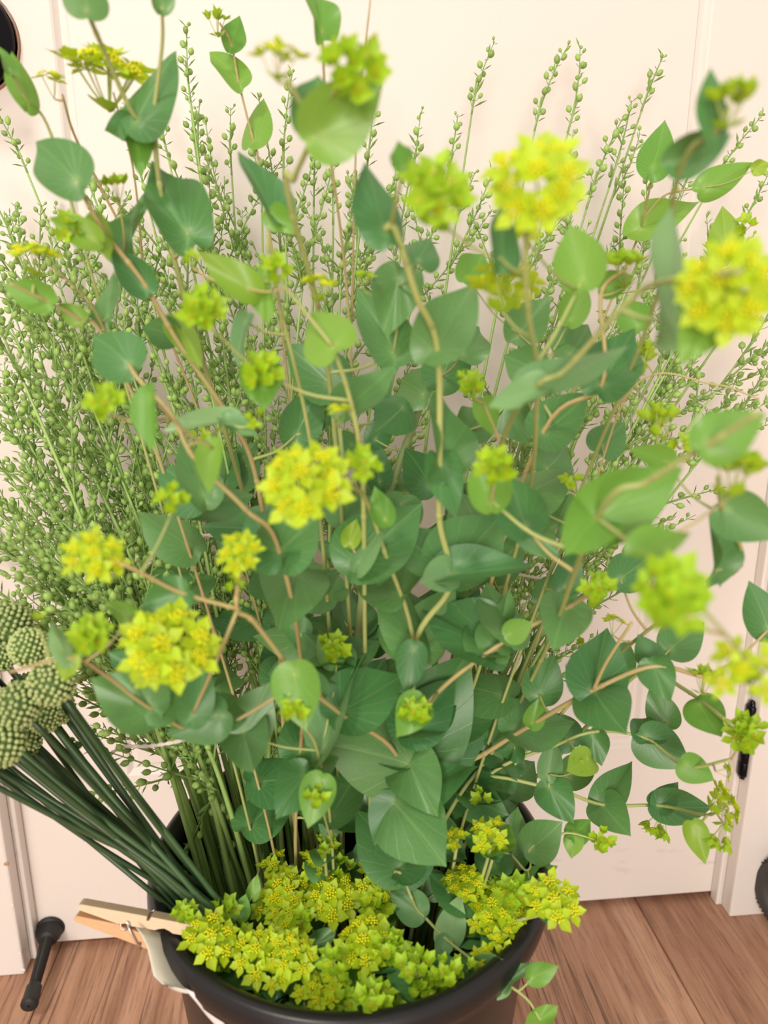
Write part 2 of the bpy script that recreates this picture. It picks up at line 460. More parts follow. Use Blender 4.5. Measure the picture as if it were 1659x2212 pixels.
# ------------------------------------------------------------------ caster wheel at the right edge
wc = Vector((.8735, -.066, .0505))
wh = thing('caster_wheel', 'black ribbed rubber caster wheel standing on the floor by the right door casing', 'wheel', (wc.x, wc.y, 0))
Mw = Matrix.Translation(wc - Vector((wc.x, wc.y, 0))) @ Matrix.Rotation(R(-62), 4, 'Z') @ Matrix.Rotation(R(90), 4, 'X')
mb = MB(); mb.lathe([(.030, -.016), (.040, -.017), (.0465, -.0155), (.0495, -.010), (.0502, 0), (.0495, .010), (.0465, .0155), (.040, .017), (.030, .016), (.030, -.016)], 56, Mw)
tyre = put('tyre', mb.build('tyre', MAT['tyre']), wh)
mbr = MB(); mbr.box((-.0010, -.0007, -.0072), (.0009, .0007, .0072)); ribm = mbr.build('tread_rib', MAT['rubber'], False)
for k in range(64):
    a = 2 * math.pi * k / 64
    for sgn in (-1, 1):
        Mr = Mw @ Matrix.Rotation(a, 4, 'Z') @ Matrix.Translation((.0497, 0, sgn * .0065)) @ Matrix.Rotation(R(sgn * 26), 4, 'X')
        put('tread_rib', ribm, tyre, Mr)
mb = MB(); mb.lathe([(.001, -.012), (.012, -.013), (.014, -.010), (.029, -.009), (.030, -.013), (.030, .013), (.029, .009), (.014, .010), (.012, .013), (.001, .012)], 40, Mw)
put('hub', mb.build('hub', MAT['spring']), wh)
mb = MB()
for sgn in (-1, 1):
    mb.box((-.012, -.012, sgn * .021 - .0015), (.012, .058, sgn * .021 + .0015), Mw)
mb.box((-.014, .055, -.0225), (.014, .060, .0225), Mw)
put('fork', mb.build('fork', MAT['spring'], False), wh)
mb = MB(); mb.lathe([(.004, -.024), (.004, .024)], 12, Mw); put('axle', mb.build('axle', MAT['steel']), wh)

# ------------------------------------------------------------------ the bucket
BX, BY, BZ, BR = .347, -.272, .340, .1372
bk = thing('flower_bucket', 'round black plastic bucket with a thick rolled rim holding all the flowers', 'bucket', (BX, BY, 0))
rb = .098
mb = MB()
mb.lathe([(.001, .002), (rb - .004, .002), (rb, .006), (BR - .0115, BZ - .03), (BR - .0105, BZ - .012)], 96)
mb.lathe([(BR - .0135, BZ - .012), (BR - .0150, BZ - .03), (rb - .004, .012), (.001, .010)], 96)
put('body', mb.build('body', MAT['bucket']), bk)
mb = MB()
rc = [(BR - .0105, BZ - .024), (BR - .0015, BZ - .019), (BR, BZ - .012), (BR - .0003, BZ - .006), (BR - .0018, BZ - .0018), (BR - .0048, BZ), (BR - .0085, BZ - .0006), (BR - .0112, BZ - .003), (BR - .0130, BZ - .008), (BR - .0140, BZ - .014)]
mb.lathe(rc, 128)
put('rim', mb.build('rim', MAT['bucket']), bk)
# water inside
mb = MB(); mb.lathe([(.001, .13), (.110, .13)], 48)
mw = NT('dark_water'); mw.set((.012, .014, .012), .05); put('water', mb.build('water', mw.m), bk)

# ------------------------------------------------------------------ clothespin and paper tag
pa = at(170, 1966, -.333); pb = at(416, 2008, -.338)
pin = thing('clothespin', 'pale wooden clothespin with steel spring clipped to the black bucket rim', 'clothespin', pa)
ax = (pb - pa); PL = ax.length; ax.normalize()
vw = (pa - CAM).normalized()
side = -vw; side = (side - ax * side.dot(ax)); side.z *= .35; side = (side - ax * side.dot(ax)).normalized()      # the side face turned to the camera
upv = side.cross(ax).normalized()
if upv.z < 0: upv = -upv
Mp = Matrix((ax, side, upv)).transposed().to_4x4()
s_ = PL / .076
def prism(prof, w0, w1):
    n = len(prof)
    V = [(x * s_, w0 * s_, z * s_) for x, z in prof] + [(x * s_, w1 * s_, z * s_) for x, z in prof]
    F = [tuple(range(n - 1, -1, -1)), tuple(range(n, 2 * n))]
    F += [(k, (k + 1) % n, n + (k + 1) % n, n + k) for k in range(n)]
    return V, F
up_prof = [(0, .0035), (.001, .0022), (.028, -.0022), (.0325, -.0012), (.0365, -.0022), (.052, -.0022), (.0545, -.0010), (.058, -.0002), (.0615, -.0012), (.064, -.0024), (.0755, -.0024), (.076, -.0015),
           (.076, .0046), (.0755, .005), (.0478, .0056), (.0470, .0030), (.0455, .0028), (.0452, .0056), (.002, .0060), (0, .0055)]
V, F = prism(up_prof, -.005, .005)
o = put('wooden_arm', mesh('wooden_arm', V, F, MAT['pinwood'], False), pin, Mp)
md = o.modifiers.new('bevel', 'BEVEL'); md.width = .0005; md.segments = 2; md.limit_method = 'ANGLE'
lo_prof = [(x, -z) for x, z in up_prof][::-1]
V, F = prism(lo_prof, -.005, .005)
piv = Matrix.Translation((.030 * s_, 0, -.0028 * s_)) @ Matrix.Rotation(R(11), 4, 'Y') @ Matrix.Translation((-.030 * s_, 0, -.0020 * s_))
o = put('wooden_arm', mesh('wooden_arm', V, F, MAT['pinwood2'], False), pin, Mp @ piv)
md = o.modifiers.new('bevel', 'BEVEL'); md.width = .0005; md.segments = 2; md.limit_method = 'ANGLE'
P = []
for i in range(60):
    a = 2 * math.pi * i / 14; P.append(Vector((.0325 + .0030 * math.cos(a), -.0062 + .0124 * i / 59, -.0022 + .0030 * math.sin(a))) * s_)
P = [Vector((.048, -.0058, .0060)) * s_, Vector((.0465, -.0062, .004)) * s_] + P + [Vector((.0365, .0064, -.004)) * s_, Vector((.0445, .0062, -.0130)) * s_, Vector((.046, .0052, -.0142)) * s_, Vector((.046, -.004, -.0142)) * s_]
mb = MB(); mb.tube(P, .00062 * s_, 6)
put('wire_spring', mb.build('wire_spring', MAT['steel']), pin, Mp)

# paper tag: a sheet that leaves the pin, curls down and passes under the rim
rows = []
def prow(a, b, ya, yb, bow, by=0.0):
    A = at(*a, ya); B = at(*b, yb); out = []
    for k in range(9):
        t = k / 8; p = A.lerp(B, t)
        p = p + Vector((0, -1, .2)) * (bow * math.sin(math.pi * t))
        out.append(p)
    rows.append(out)
prow((293, 2004), (345, 2014), -.3440, -.338, .000)
prow((306, 2022), (356, 2032), -.3460, -.340, .001)
prow((318, 2048), (372, 2062), -.3495, -.345, .002)
prow((325, 2080), (396, 2098), -.3550, -.353, .003)
prow((331, 2108), (424, 2126), -.3610, -.361, .004)
prow((352, 2126), (444, 2142), -.3650, -.367, .004)
prow((398, 2137), (452, 2148), -.3700, -.370, .002)
def sheet(rows, th=.0005):
    V = []; F = []; n = len(rows[0]); m_ = len(rows)
    for r_ in rows: V += r_
    for i in range(m_ - 1):
        for k in range(n - 1): F.append((i*n+k, i*n+k+1, (i+1)*n+k+1, (i+1)*n+k))
    return V, F
V, F = sheet(rows)
pt = thing('paper_tag', 'cream paper tag curling from the clothespin down under the bucket rim', 'paper tag', rows[0][0])
off0 = rows[0][0]
o = put('curled_sheet', mesh('curled_sheet', [v - off0 for v in V], F, MAT['paper']), pt)
md = o.modifiers.new('solid', 'SOLIDIFY'); md.thickness = .0006
rows = []
prow((400, 2134), (462, 2152), -.3700, -.374, .001)
prow((422, 2160), (474, 2172), -.3715, -.377, .002)
prow((446, 2190), (483, 2200), -.3730, -.378, .002)
prow((470, 2216), (489, 2226), -.3750, -.378, .001)
prow((502, 2260), (506, 2262), -.3770, -.378, .000)
V, F = sheet(rows)
o = put('white_back', mesh('white_back', [v - off0 for v in V], F, MAT['paperw']), pt)
md = o.modifiers.new('solid', 'SOLIDIFY'); md.thickness = .0006

# ------------------------------------------------------------------ twine
def twine(label, pts, fray=False):
    P = smooth_path([at(*p) for p in pts], 8)
    t = thing('twine', label, 'string', P[0])
    tw = []
    mb = MB()
    for ph in (0, math.pi):
        Q = []
        for i, p in enumerate(P):
            a = i * 1.3 + ph
            Q.append(p - P[0] + Vector((math.cos(a), math.sin(a) * .3, math.sin(a))) * .0006)
        mb.tube(Q, .0009, 5)
    put('strand', mb.build('strand', MAT['twine']), t)
    if fray:
        for k in range(5):
            e = P[-1] - P[0]
            d = Vector((.006 + rng.random() * .004, -.001, (rng.random() - .5) * .007))
            mb = MB(); mb.tube([e, e + d * .5 + Vector((0, 0, .001)), e + d], .0004, 4)
            put('frayed_end', mb.build('frayed_end', MAT['twine']), t)
twine('pale cotton string tied round the seed pod stems, lower loop behind the round allium heads', [(225, 1640, -.20), (262, 1614, -.26), (315, 1612, -.285), (372, 1604, -.29), (430, 1590, -.28)])
twine('pale cotton string tied round the seed pod stems, upper loop beside the yellow flower', [(300, 1250, -.20), (322, 1218, -.23), (352, 1178, -.25), (392, 1161, -.26), (475, 1155, -.26), (520, 1150, -.25)])
twine('loose frayed string end hanging down in front of the white door behind the allium stems', [(140, 1690, -.03), (150, 1720, -.028), (158, 1760, -.026), (160, 1785, -.025), (170, 1806, -.026), (182, 1816, -.03)], True)
twine('short piece of pale string showing between the leaves on the right', [(1120, 1240, -.20), (1150, 1246, -.205), (1180, 1250, -.20)])

# ------------------------------------------------------------------ leaf, bract, pod prototypes
HALF = [(-.20, 0), (-.235, .10), (-.215, .23), (-.12, .385), (.05, .48), (.24, .50), (.44, .445), (.62, .335), (.78, .205), (.91, .075), (1.0, 0)]
def leaf_outline(n=26, pinch=0):
    P = [Vector((x, y, 0)) for x, y in HALF]
    S = smooth_path(P, 3)
    half = [(p.x, max(0, p.y)) for p in S]
    return half + [(x, -y) for x, y in half[-2:0:-1]]
LEAF = {}
def make_leaf(k, matname):
    r_ = random.Random(100 + k)
    out = leaf_outline()
    N = len(out); RING = [0, .18, .38, .6, .82, 1.0]
    cup = r_.uniform(.25, .95) * (1 if r_.random() < .8 else -.7); droop = r_.uniform(-.12, .16); wav = r_.uniform(.035, .10); ph = r_.uniform(0, 6.3); nw = r_.choice((2, 3, 4))
    skew = r_.uniform(-.10, .10); fold = r_.uniform(0, .22)
    V = [(0, 0, 0)]; uv = [(0, 0)]; F = []
    for i, q in enumerate(RING[1:]):
        for j, (x, y) in enumerate(out):
            a = 2 * math.pi * j / N
            X, Y = x * q, y * q
            Y2 = Y + skew * X * X
            Z = cup * Y * Y + fold * abs(Y) * .5 - droop * X * abs(X) + wav * q * q * math.sin(nw * a + ph) * (1 - .5 * max(0, X))
            if X < 0: Z += -.25 * X * X
            V.append((X, Y2, Z)); uv.append((X, Y))
    for j in range(N): F.append((0, 1 + j, 1 + (j + 1) % N))
    for i in range(len(RING) - 2):
        a = 1 + i * N; b = a + N
        for j in range(N):
            j2 = (j + 1) % N
            F.append((a + j, b + j, b + j2, a + j2))
    return mesh('leaf', V, F, MAT[matname], True, uv)
NLV = 9
for mn in ('leaf', 'leafm', 'leafg', 'leafy'):
    for k in range(NLV): LEAF[mn, k] = make_leaf(k, mn)

def make_bract(k, matname):
    r_ = random.Random(300 + k)
    prof = [(0, .018), (.18, .085), (.40, .225), (.60, .255), (.79, .13), (1.0, .003)]
    cup = r_.uniform(.5, 1.2); bend = r_.uniform(-.1, .35)
    V = []; F = []
    for (x, w) in prof:
        for t in (-1, -.5, 0, .5, 1):
            V.append((x, w * t, cup * (w * t) ** 2 * 1.6 + bend * x * x * .6))
    for i in range(len(prof) - 1):
        for j in range(4):
            F.append((i*5+j, i*5+j+1, (i+1)*5+j+1, (i+1)*5+j))
    return mesh('bract', V, F, MAT[matname])
BR_ = {(mn, k): make_bract(k, mn) for mn in ('bract', 'bractg') for k in range(4)}
def make_cluster(k, matname):
    r_ = random.Random(400 + k); mb = MB()
    n = 17
    for i in range(n):
        t = (i + .5) / n; rr = math.sqrt(t) * .34; a = i * 2.399 + r_.random() * .4
        h = .34 - 1.1 * rr * rr + r_.uniform(-.03, .03)
        mb.ball((rr * math.cos(a), rr * math.sin(a), h), (.066, .066, .055), 6, 3)
        if i % 2 == 0: mb.tube([(0, 0, 0), (rr * .9 * math.cos(a), rr * .9 * math.sin(a), h - .03)], .013, 3, False)
    return mb.build('floret_cluster', MAT[matname])
CL = {(mn, k): make_cluster(k, mn) for mn in ('floret', 'floretg') for k in range(3)}

# flower head prototypes, radius 1, axis +z, origin where the rays meet
def make_head(kind, k, n):
    r_ = random.Random(500 + k)
    subs = []; mb = MB()
    cents = []
    if n == 1: cents = [Vector((0, 0, .95))]
    else:
        m1 = n - 1 if n > 4 else n
        if n > 4: cents.append(Vector((r_.uniform(-.08, .08), r_.uniform(-.08, .08), 1.02)))
        for i in range(m1):
            a = 2 * math.pi * (i + r_.uniform(-.18, .18)) / m1
            rr = (r_.uniform(.54, .72) if kind == 'y' else r_.uniform(.36, .52)) if n > 4 else .38
            cents.append(Vector((rr * math.cos(a), rr * math.sin(a), .95 - .30 * rr * rr + r_.uniform(-.10, .06))))
    bm = 'bract' if kind == 'y' else 'bractg'; fm = 'floret' if kind == 'y' else 'floretg'
    for c in cents:
        mb.tube(smooth_path([(0, 0, 0), c * .5 + Vector((0, 0, -.05)), c], 3), .022, 4)
        ax = (c.normalized() + Vector((0, 0, .9)) + Vector((r_.uniform(-.3, .3), r_.uniform(-.3, .3), 0))).normalized()
        s = (r_.uniform(.50, .62) if kind == 'y' else r_.uniform(.54, .68)) if n > 1 else .95
        openn = r_.uniform(-.05, .38) if kind == 'y' else r_.uniform(.35, .95)
        B = frame(c, z=ax, s=s)
        a0 = r_.random() * 6.3
        for j in range(5):
            e = openn + r_.uniform(-.15, .15)
            Mj = B @ Matrix.Rotation(a0 + j * 2 * math.pi / 5 + r_.uniform(-.15, .15), 4, 'Z') @ Matrix.Translation((.02, 0, 0)) @ Matrix.Rotation(-e, 4, 'Y') @ Matrix.Scale(r_.uniform(.85, 1.12), 4)
            Mj = Mj @ Matrix.Diagonal((1, 1.18, 1, 1))
            subs.append(('bract', BR_[bm, r_.randrange(4)], Mj))
        cs = 1.10 if kind == 'y' else .75
        subs.append(('floret_cluster', CL[fm, r_.randrange(3)], B @ Matrix.Scale(cs, 4)))
    if n > 4:
        for j in range(3):
            Mj = Matrix.Rotation(j * 2.1 + r_.random(), 4, 'Z') @ Matrix.Rotation(-r_.uniform(.1, .5), 4, 'Y') @ Matrix.Scale(.62, 4)
            subs.append(('bract', BR_['bractg', r_.randrange(4)], Mj @ Matrix.Diagonal((1, 1.5, 1, 1))))
    return mb.build('flower_head', MAT['ray']), subs
HEAD = {}
for kind in ('y', 'g'):
    for n in (1, 3, 5, 7, 9):
        for k in range(3): HEAD[kind, n, k] = make_head(kind, k + n * 7 + (50 if kind == 'g' else 0), n)

def add_head(parent, base, C, rad, axis, kind, n):
    """flower head part with its bracts and florets; C world centre; base = world location of the thing"""
    me, subs = HEAD[kind, n, rng.randrange(3)]
    axis = Vector(axis).normalized()
    O = C - axis * (rad * .9)
    M = frame(O - base, z=axis, s=rad) @ Matrix.Rotation(rng.random() * 6.3, 4, 'Z')
    h = put('flower_head', me, parent, M)
    for nm, sm_, Ml in subs: put(nm, sm_, h, Ml)
    return O

# ------------------------------------------------------------------ camelina
def make_pod():
    prof = [(.0001, -.50), (.20, -.46), (.40, -.26), (.47, 0), (.42, .24), (.24, .43), (.09, .52), (.035, .60), (.0001, .72)]
    mb = MB(); mb.lathe(prof, 9); return mb.build('seed_pod', MAT['pod'])
POD = make_pod()
SPR = []
def make_sprig(k, L):
    r_ = random.Random(700 + k)
    bendy = r_.uniform(-.18, .30); bz = r_.uniform(-.1, .28)
    mb = MB()
    ax = [Vector((L * t, L * bendy * t * t * .5, L * bz * t * t)) for t in [i / 9 for i in range(10)]]
    mb.tube(ax, [.00095 - .0006 * i / 9 for i in range(10)], 4)
    pods = []
    x = L * .10; i = 0
    def pos(t):
        f = min(.9999, max(0, t)) * 9; j = int(f); return ax[j].lerp(ax[j + 1], f - j)
    while x < L * .99:
        t = x / L; p = pos(t); a = i * 2.4 + r_.uniform(-.5, .5)
        d = Vector((r_.uniform(.55, 1.0), math.cos(a), math.sin(a))).normalized()
        pl = r_.uniform(.0035, .0070) * (1.1 - .55 * t)
        ps = (r_.uniform(.0042, .0060) if t < .85 else r_.uniform(.0024, .0040))
        q = p + d * pl + Vector((pl * .3, 0, 0))
        mb.tube([p, p + d * pl * .6, q], .00035, 3, False)
        dd = (q - p).normalized() + Vector((.5, 0, 0))
        if r_.random() < .92: pods.append(frame(q + dd.normalized() * ps * .3, z=dd, s=ps) @ Matrix.Diagonal((r_.uniform(.8, 1.05), r_.uniform(.8, 1.05), r_.uniform(.95, 1.2), 1)))
        if r_.random() < .75:       # little lance leaf
            a2 = a + 2 + r_.random(); d2 = Vector((r_.uniform(.6, 1.2), math.cos(a2), math.sin(a2))).normalized()
            ll = r_.uniform(.006, .012) * (1.1 - .4 * t); w = ll * .13
            sd = d2.cross(Vector((1, 0, 0))).normalized() * w
            n2 = sd.cross(d2).normalized() * w
            p2 = p + d2 * .0015
            mb.add([p, p2 + d2 * ll * .45 + sd + n2 * .4, p2 + d2 * ll * .45 - n2 * .3, p2 + d2 * ll * .45 - sd + n2 * .4, p2 + d2 * ll], [(0, 1, 2), (0, 2, 3), (1, 4, 2), (2, 4, 3)])
        x += r_.uniform(.0048, .0078); i += 1
    return mb.build('seed_sprig', MAT['sprig']), pods, L
for k in range(15): SPR.append(make_sprig(k, (.055, .080, .110)[k % 3]))

def add_sprig(parent, base, p, d, which, roll):
    me, pods, L = which
    M = frame(p - base, x=d) @ Matrix.Rotation(roll, 4, 'X')
    o = put('seed_sprig', me, parent, M)
    for Mp_ in pods: put('seed_pod', POD, o, Mp_)

ORD = ['first', 'second', 'third', 'fourth', 'fifth', 'sixth', 'seventh', 'eighth', 'ninth', 'tenth', 'eleventh', 'twelfth', 'thirteenth', 'fourteenth', 'fifteenth', 'sixteenth', 'seventeenth', 'eighteenth', 'nineteenth', 'twentieth', 'twenty-first', 'twenty-second', 'twenty-third', 'twenty-fourth']
def ordinal(items, key):
    o = sorted(range(len(items)), key=lambda i: key(items[i])); r = [0] * len(items)
    for k, i in enumerate(o): r[i] = k
    return [ORD[k] for k in r]
def camelina(tip, label, nspr, root=None, droop=0.0, group='green stems beaded with seed pods', start=.42, mid=None, top=.97):
    r0 = root or Vector((BX + rng.uniform(-.075, .03), BY + rng.uniform(-.01, .075), .05))
    t = thing('camelina', label, 'plant', r0, group)
    ctl = [r0]
    # passes the rim inside the bucket
    e = tip - r0
    k = (BZ - r0.z) / max(.05, e.z)
    rim = r0 + Vector((e.x * k * .75, e.y * k * .75, BZ - r0.z))
    dv = Vector((rim.x - BX, rim.y - BY)); lim = BR - .022
    if dv.length > lim: dv *= lim / dv.length; rim.x, rim.y = BX + dv.x, BY + dv.y
    ctl.append(rim)
    if mid is not None: ctl.append(mid)
    else:
        md_ = rim.lerp(tip, .55); md_ += Vector((-e.x, -e.y, 0)) * .06; ctl.append(md_)
    ctl.append(tip)
    P = smooth_path(ctl, 8)
    rad = [.0026 - .0019 * i / (len(P) - 1) for i in range(len(P))]
    mb = MB(); mb.tube([p - r0 for p in P], rad, 5)
    put('main_stem', mb.build('main_stem', MAT['cstem']), t)
    n = len(P)
    # leading sprig at the tip
    dt = (P[-1] - P[-3]).normalized()
    add_sprig(t, r0, P[-1] - dt * .03, dt, SPR[rng.choice((0, 1, 3, 4, 6, 7))], rng.random() * 6.3)
    for i in range(nspr):
        f = start + (1 - start) * (i + rng.random()) / nspr * top
        fi = f * (n - 1); j = min(n - 2, int(fi)); p = P[j].lerp(P[j + 1], fi - j); d = (P[j + 1] - P[j]).normalized()
        a = i * 2.4 + rng.random() * .8
        sidev = Vector((math.cos(a), math.sin(a) * .6, rng.uniform(-.1, .3)))
        sidev = (sidev - d * sidev.dot(d)).normalized()
        ang = rng.uniform(.30, .62)
        dd = d * math.cos(ang) + sidev * math.sin(ang)
        q = p + dd * .08
        if q.y > -.012: dd.y = min(dd.y, (-.012 - p.y) / .08)
        add_sprig(t, r0, p, dd, SPR[rng.randrange(15)], rng.random() * 6.3)

special = [
    (400, 130, -.10, 'tall seed pod stem reaching up against the white door left of centre'),
    (30, 300, -.05, 'seed pod stem with nodding tip at the far left below the door knob'),
    (1030, 168, -.06, 'seed pod stem curving highest against the blank door right of centre'),
    (1170, 210, -.06, 'seed pod stem with forked tip above the large blurred yellow flower'),
    (1248, 212, -.06, 'lone thin seed pod stem tip right of the forked one'),
    (1408, 172, -.05, 'straight tall seed pod stem rising above the right leaf cluster'),
    (610, 300, -.10, 'seed pod stem ending in a single dark pod beside the small upper leaf'),
    (800, 300, -.09, 'seed pod stem arching right under the blurred flower at top centre'),
]
for px, py, Y, lb in special:
    tp = at(px, py, Y)
    rt = Vector((BX + (.03 if px > 900 else -.05) + rng.uniform(-.02, .02), BY + rng.uniform(.02, .08), .05))
    camelina(tp, lb, 4, rt, start=.55, top=.82)
tops = [(410, 275), (345, 250), (490, 300), (560, 370), (680, 370), (720, 400), (300, 370), (190, 400), (860, 470), (985, 330), (905, 310),
        (1290, 370), (1340, 330), (1500, 350), (1570, 340), (1640, 420), (1450, 420)]
lows = [(150, 1300), (180, 1390), (250, 1300), (330, 1400), (235, 1490), (300, 1570), (385, 1500), (425, 1660), (210, 1240), (300, 1330)]
for o_, (px, py) in zip(ordinal(lows, lambda p: p[1] + p[0] * .001), lows):
    rt = Vector((BX + rng.uniform(-.07, -.03), BY + rng.uniform(-.03, .05), .05))
    camelina(at(px, py, rng.uniform(-.285, -.20)), 'short beaded seed pod stem low between alliums and bucket, tip ' + o_ + ' from the top', 8, rt, start=.50, group='short seed pod stems low on the left')
mids = [(300, 520), (380, 560), (450, 480), (520, 520), (600, 470), (660, 540), (740, 520), (420, 680), (330, 900), (250, 1050), (420, 900), (350, 1150)]
rights = [(1600, 620), (1640, 720), (1560, 560), (1500, 700), (1450, 800), (1620, 860), (1350, 650), (1250, 560), (1675, 560), (1150, 620), (1540, 900)]
tl = [p for p in tops if p[0] < 1100]; tr = [p for p in tops if p[0] >= 1100]
for o_, (px, py) in zip(ordinal(tl, lambda p: p[0]), tl):
    rt = Vector((BX + rng.uniform(-.07, .02), BY + rng.uniform(.02, .085), .05))
    camelina(at(px + rng.uniform(-8, 8), py, rng.uniform(-.13, -.04)), 'beaded seed pod stem topping the bunch before the door, ' + o_ + ' tip from the left', 7, rt, start=.40, top=.84, group='seed pod stems topping the bunch')
for o_, (px, py) in zip(ordinal(tr, lambda p: -p[0]), tr):
    rt = Vector((BX + rng.uniform(.0, .07), BY + rng.uniform(.02, .085), .05))
    camelina(at(px, py, rng.uniform(-.13, -.04)), 'beaded seed pod stem at the upper right, ' + o_ + ' tip from the right edge', 5, rt, start=.42, top=.80, group='seed pod stems on the upper right')
left = [(15, 480), (60, 560), (-30, 640), (20, 700), (-40, 790), (70, 640), (-60, 900), (10, 850), (-70, 1020), (40, 980), (-40, 1130), (110, 560), (150, 720), (90, 800), (30, 1150), (-60, 1230), (180, 560), (120, 1000), (200, 880), (80, 1180), (230, 640), (260, 760)]
for o_, (px, py) in zip(ordinal(left, lambda p: p[1] + p[0] * .001), left):
    rt = Vector((BX + rng.uniform(-.085, -.01), BY + rng.uniform(-.02, .07), .05))
    camelina(at(px, py, rng.uniform(-.20, -.05)), 'beaded seed pod stem leaning left over the door, tip ' + o_ + ' from the top', 9, rt, start=.40, group='seed pod stems leaning left')
for o_, (px, py) in zip(ordinal(mids, lambda p: p[0] + p[1] * .001), mids):
    rt = Vector((BX + rng.uniform(-.085, .0), BY + rng.uniform(-.01, .07), .05))
    camelina(at(px, py, rng.uniform(-.20, -.08)), 'beaded seed pod stem inside the bunch behind the broad leaves, ' + o_ + ' from the left', 8, rt, start=.36, group='seed pod stems behind the leaves')
for o_, (px, py) in zip(ordinal(rights, lambda p: p[1]), rights):
    rt = Vector((BX + rng.uniform(.0, .08), BY + rng.uniform(.02, .08), .05))
    camelina(at(px, py, rng.uniform(-.20, -.07)), 'beaded seed pod stem leaning right behind the yellow flowers, tip ' + o_ + ' from the top', 9, rt, start=.40, group='seed pod stems leaning right')

# ------------------------------------------------------------------ alliums
def allium_head(rad):
    r_ = random.Random(5); mb = MB(); n = 170
    for i in range(n):
        z = 1 - 2 * (i + .5) / n; a = i * 2.39996; q = math.sqrt(1 - z * z)
        d = Vector((q * math.cos(a), q * math.sin(a), z))
        d = (d + Vector((r_.uniform(-1, 1), r_.uniform(-1, 1), r_.uniform(-1, 1))) * .05).normalized()
        mb.ball(d * r_.uniform(.93, 1.02), (.112, .112, .118), 7, 5, frame((0, 0, 0), z=d))
    return mb.build('flower_buds', MAT['abud'])
ABUD = allium_head(1)
mb = MB(); mb.ball((0, 0, 0), .90, 20, 12); ACORE = mb.build('head_core', MAT['ahead'])
def allium(hx, hy, hr, Y, label, foot):
    C = at(hx, hy, Y); rad = hr * depth(C) / FPX
    r0 = foot
    e = at(rng.uniform(372, 462), rng.uniform(1905, 1985), -.322 + rng.uniform(-.012, .022))
    r0 = Vector((e.x + .050, e.y + .012, .12))
    t = thing('allium', label, 'flower', r0, 'round headed alliums leaning over the left of the bucket')
    dirn = (C - e).normalized()
    P = smooth_path([r0, e + Vector((.020, .003, -.045)), e, e.lerp(C, .5) + Vector((0, 0, -.002)), C - dirn * rad * .8], 6)
    mb = MB(); mb.tube([p - r0 for p in P], [.0019 - .0004 * i / (len(P) - 1) for i in range(len(P))], 8)
    put('stalk', mb.build('stalk', MAT['astem']), t)
    M = frame(C - r0, z=dirn, s=rad) @ Matrix.Rotation(rng.random() * 6, 4, 'Z')
    h = put('flower_head', ACORE, t, M)
    b = put('flower_buds', ABUD, h); b['kind'] = 'stuff'
heads = [(20, 1350, 46, -.285, 'round green allium head at the left edge, topmost of the bunch'),
         (62, 1398, 40, -.315, 'pale round allium head second from the top of the bunch'),
         (113, 1474, 48, -.345, 'round allium head furthest right in the bunch, under the brownish twig'),
         (38, 1524, 48, -.350, 'large round allium head in front, centre of the bunch'),
         (2, 1604, 50, -.355, 'lowest round allium head at the left edge above the door trim'),
         (98, 1548, 34, -.310, 'dark shaded allium head tucked under the rightmost one'),
         (2, 1415, 34, -.285, 'shaded allium head at the left edge between the pale ones'),
         (52, 1598, 36, -.305, 'small shaded allium head below the large front one')]
offs = [(-60, 1480, 46, -.30), (-70, 1560, 48, -.31), (-62, 1640, 46, -.315), (-50, 1420, 45, -.27), (-100, 1440, 46, -.29), (-110, 1520, 45, -.30), (-90, 1610, 45, -.33), (-58, 1350, 45, -.28), (-75, 1500, 44, -.275), (-85, 1570, 44, -.285), (-48, 1545, 44, -.325), (-120, 1585, 44, -.30), (-66, 1670, 44, -.34), (-105, 1480, 44, -.315), (-52, 1600, 42, -.27),
        (30, 1560, 36, -.275), (90, 1520, 36, -.275), (60, 1490, 36, -.265), (125, 1530, 34, -.285), (72, 1555, 34, -.262), (10, 1540, 38, -.27), (20, 1590, 40, -.29)]
for h in heads: allium(*h, None)
oo = [h for h in offs if h[0] < -25]; hh = [h for h in offs if h[0] >= -25]
for o_, h in zip(ordinal(oo, lambda h: h[1]), oo): allium(*h, 'dark allium stalk leaning out past the left edge, ' + o_ + ' head from the top', None)
for o_, h in zip(ordinal(hh, lambda h: -h[0]), hh): allium(*h, 'dark allium stalk with its head behind the front heads, ' + o_ + ' from the right', None)

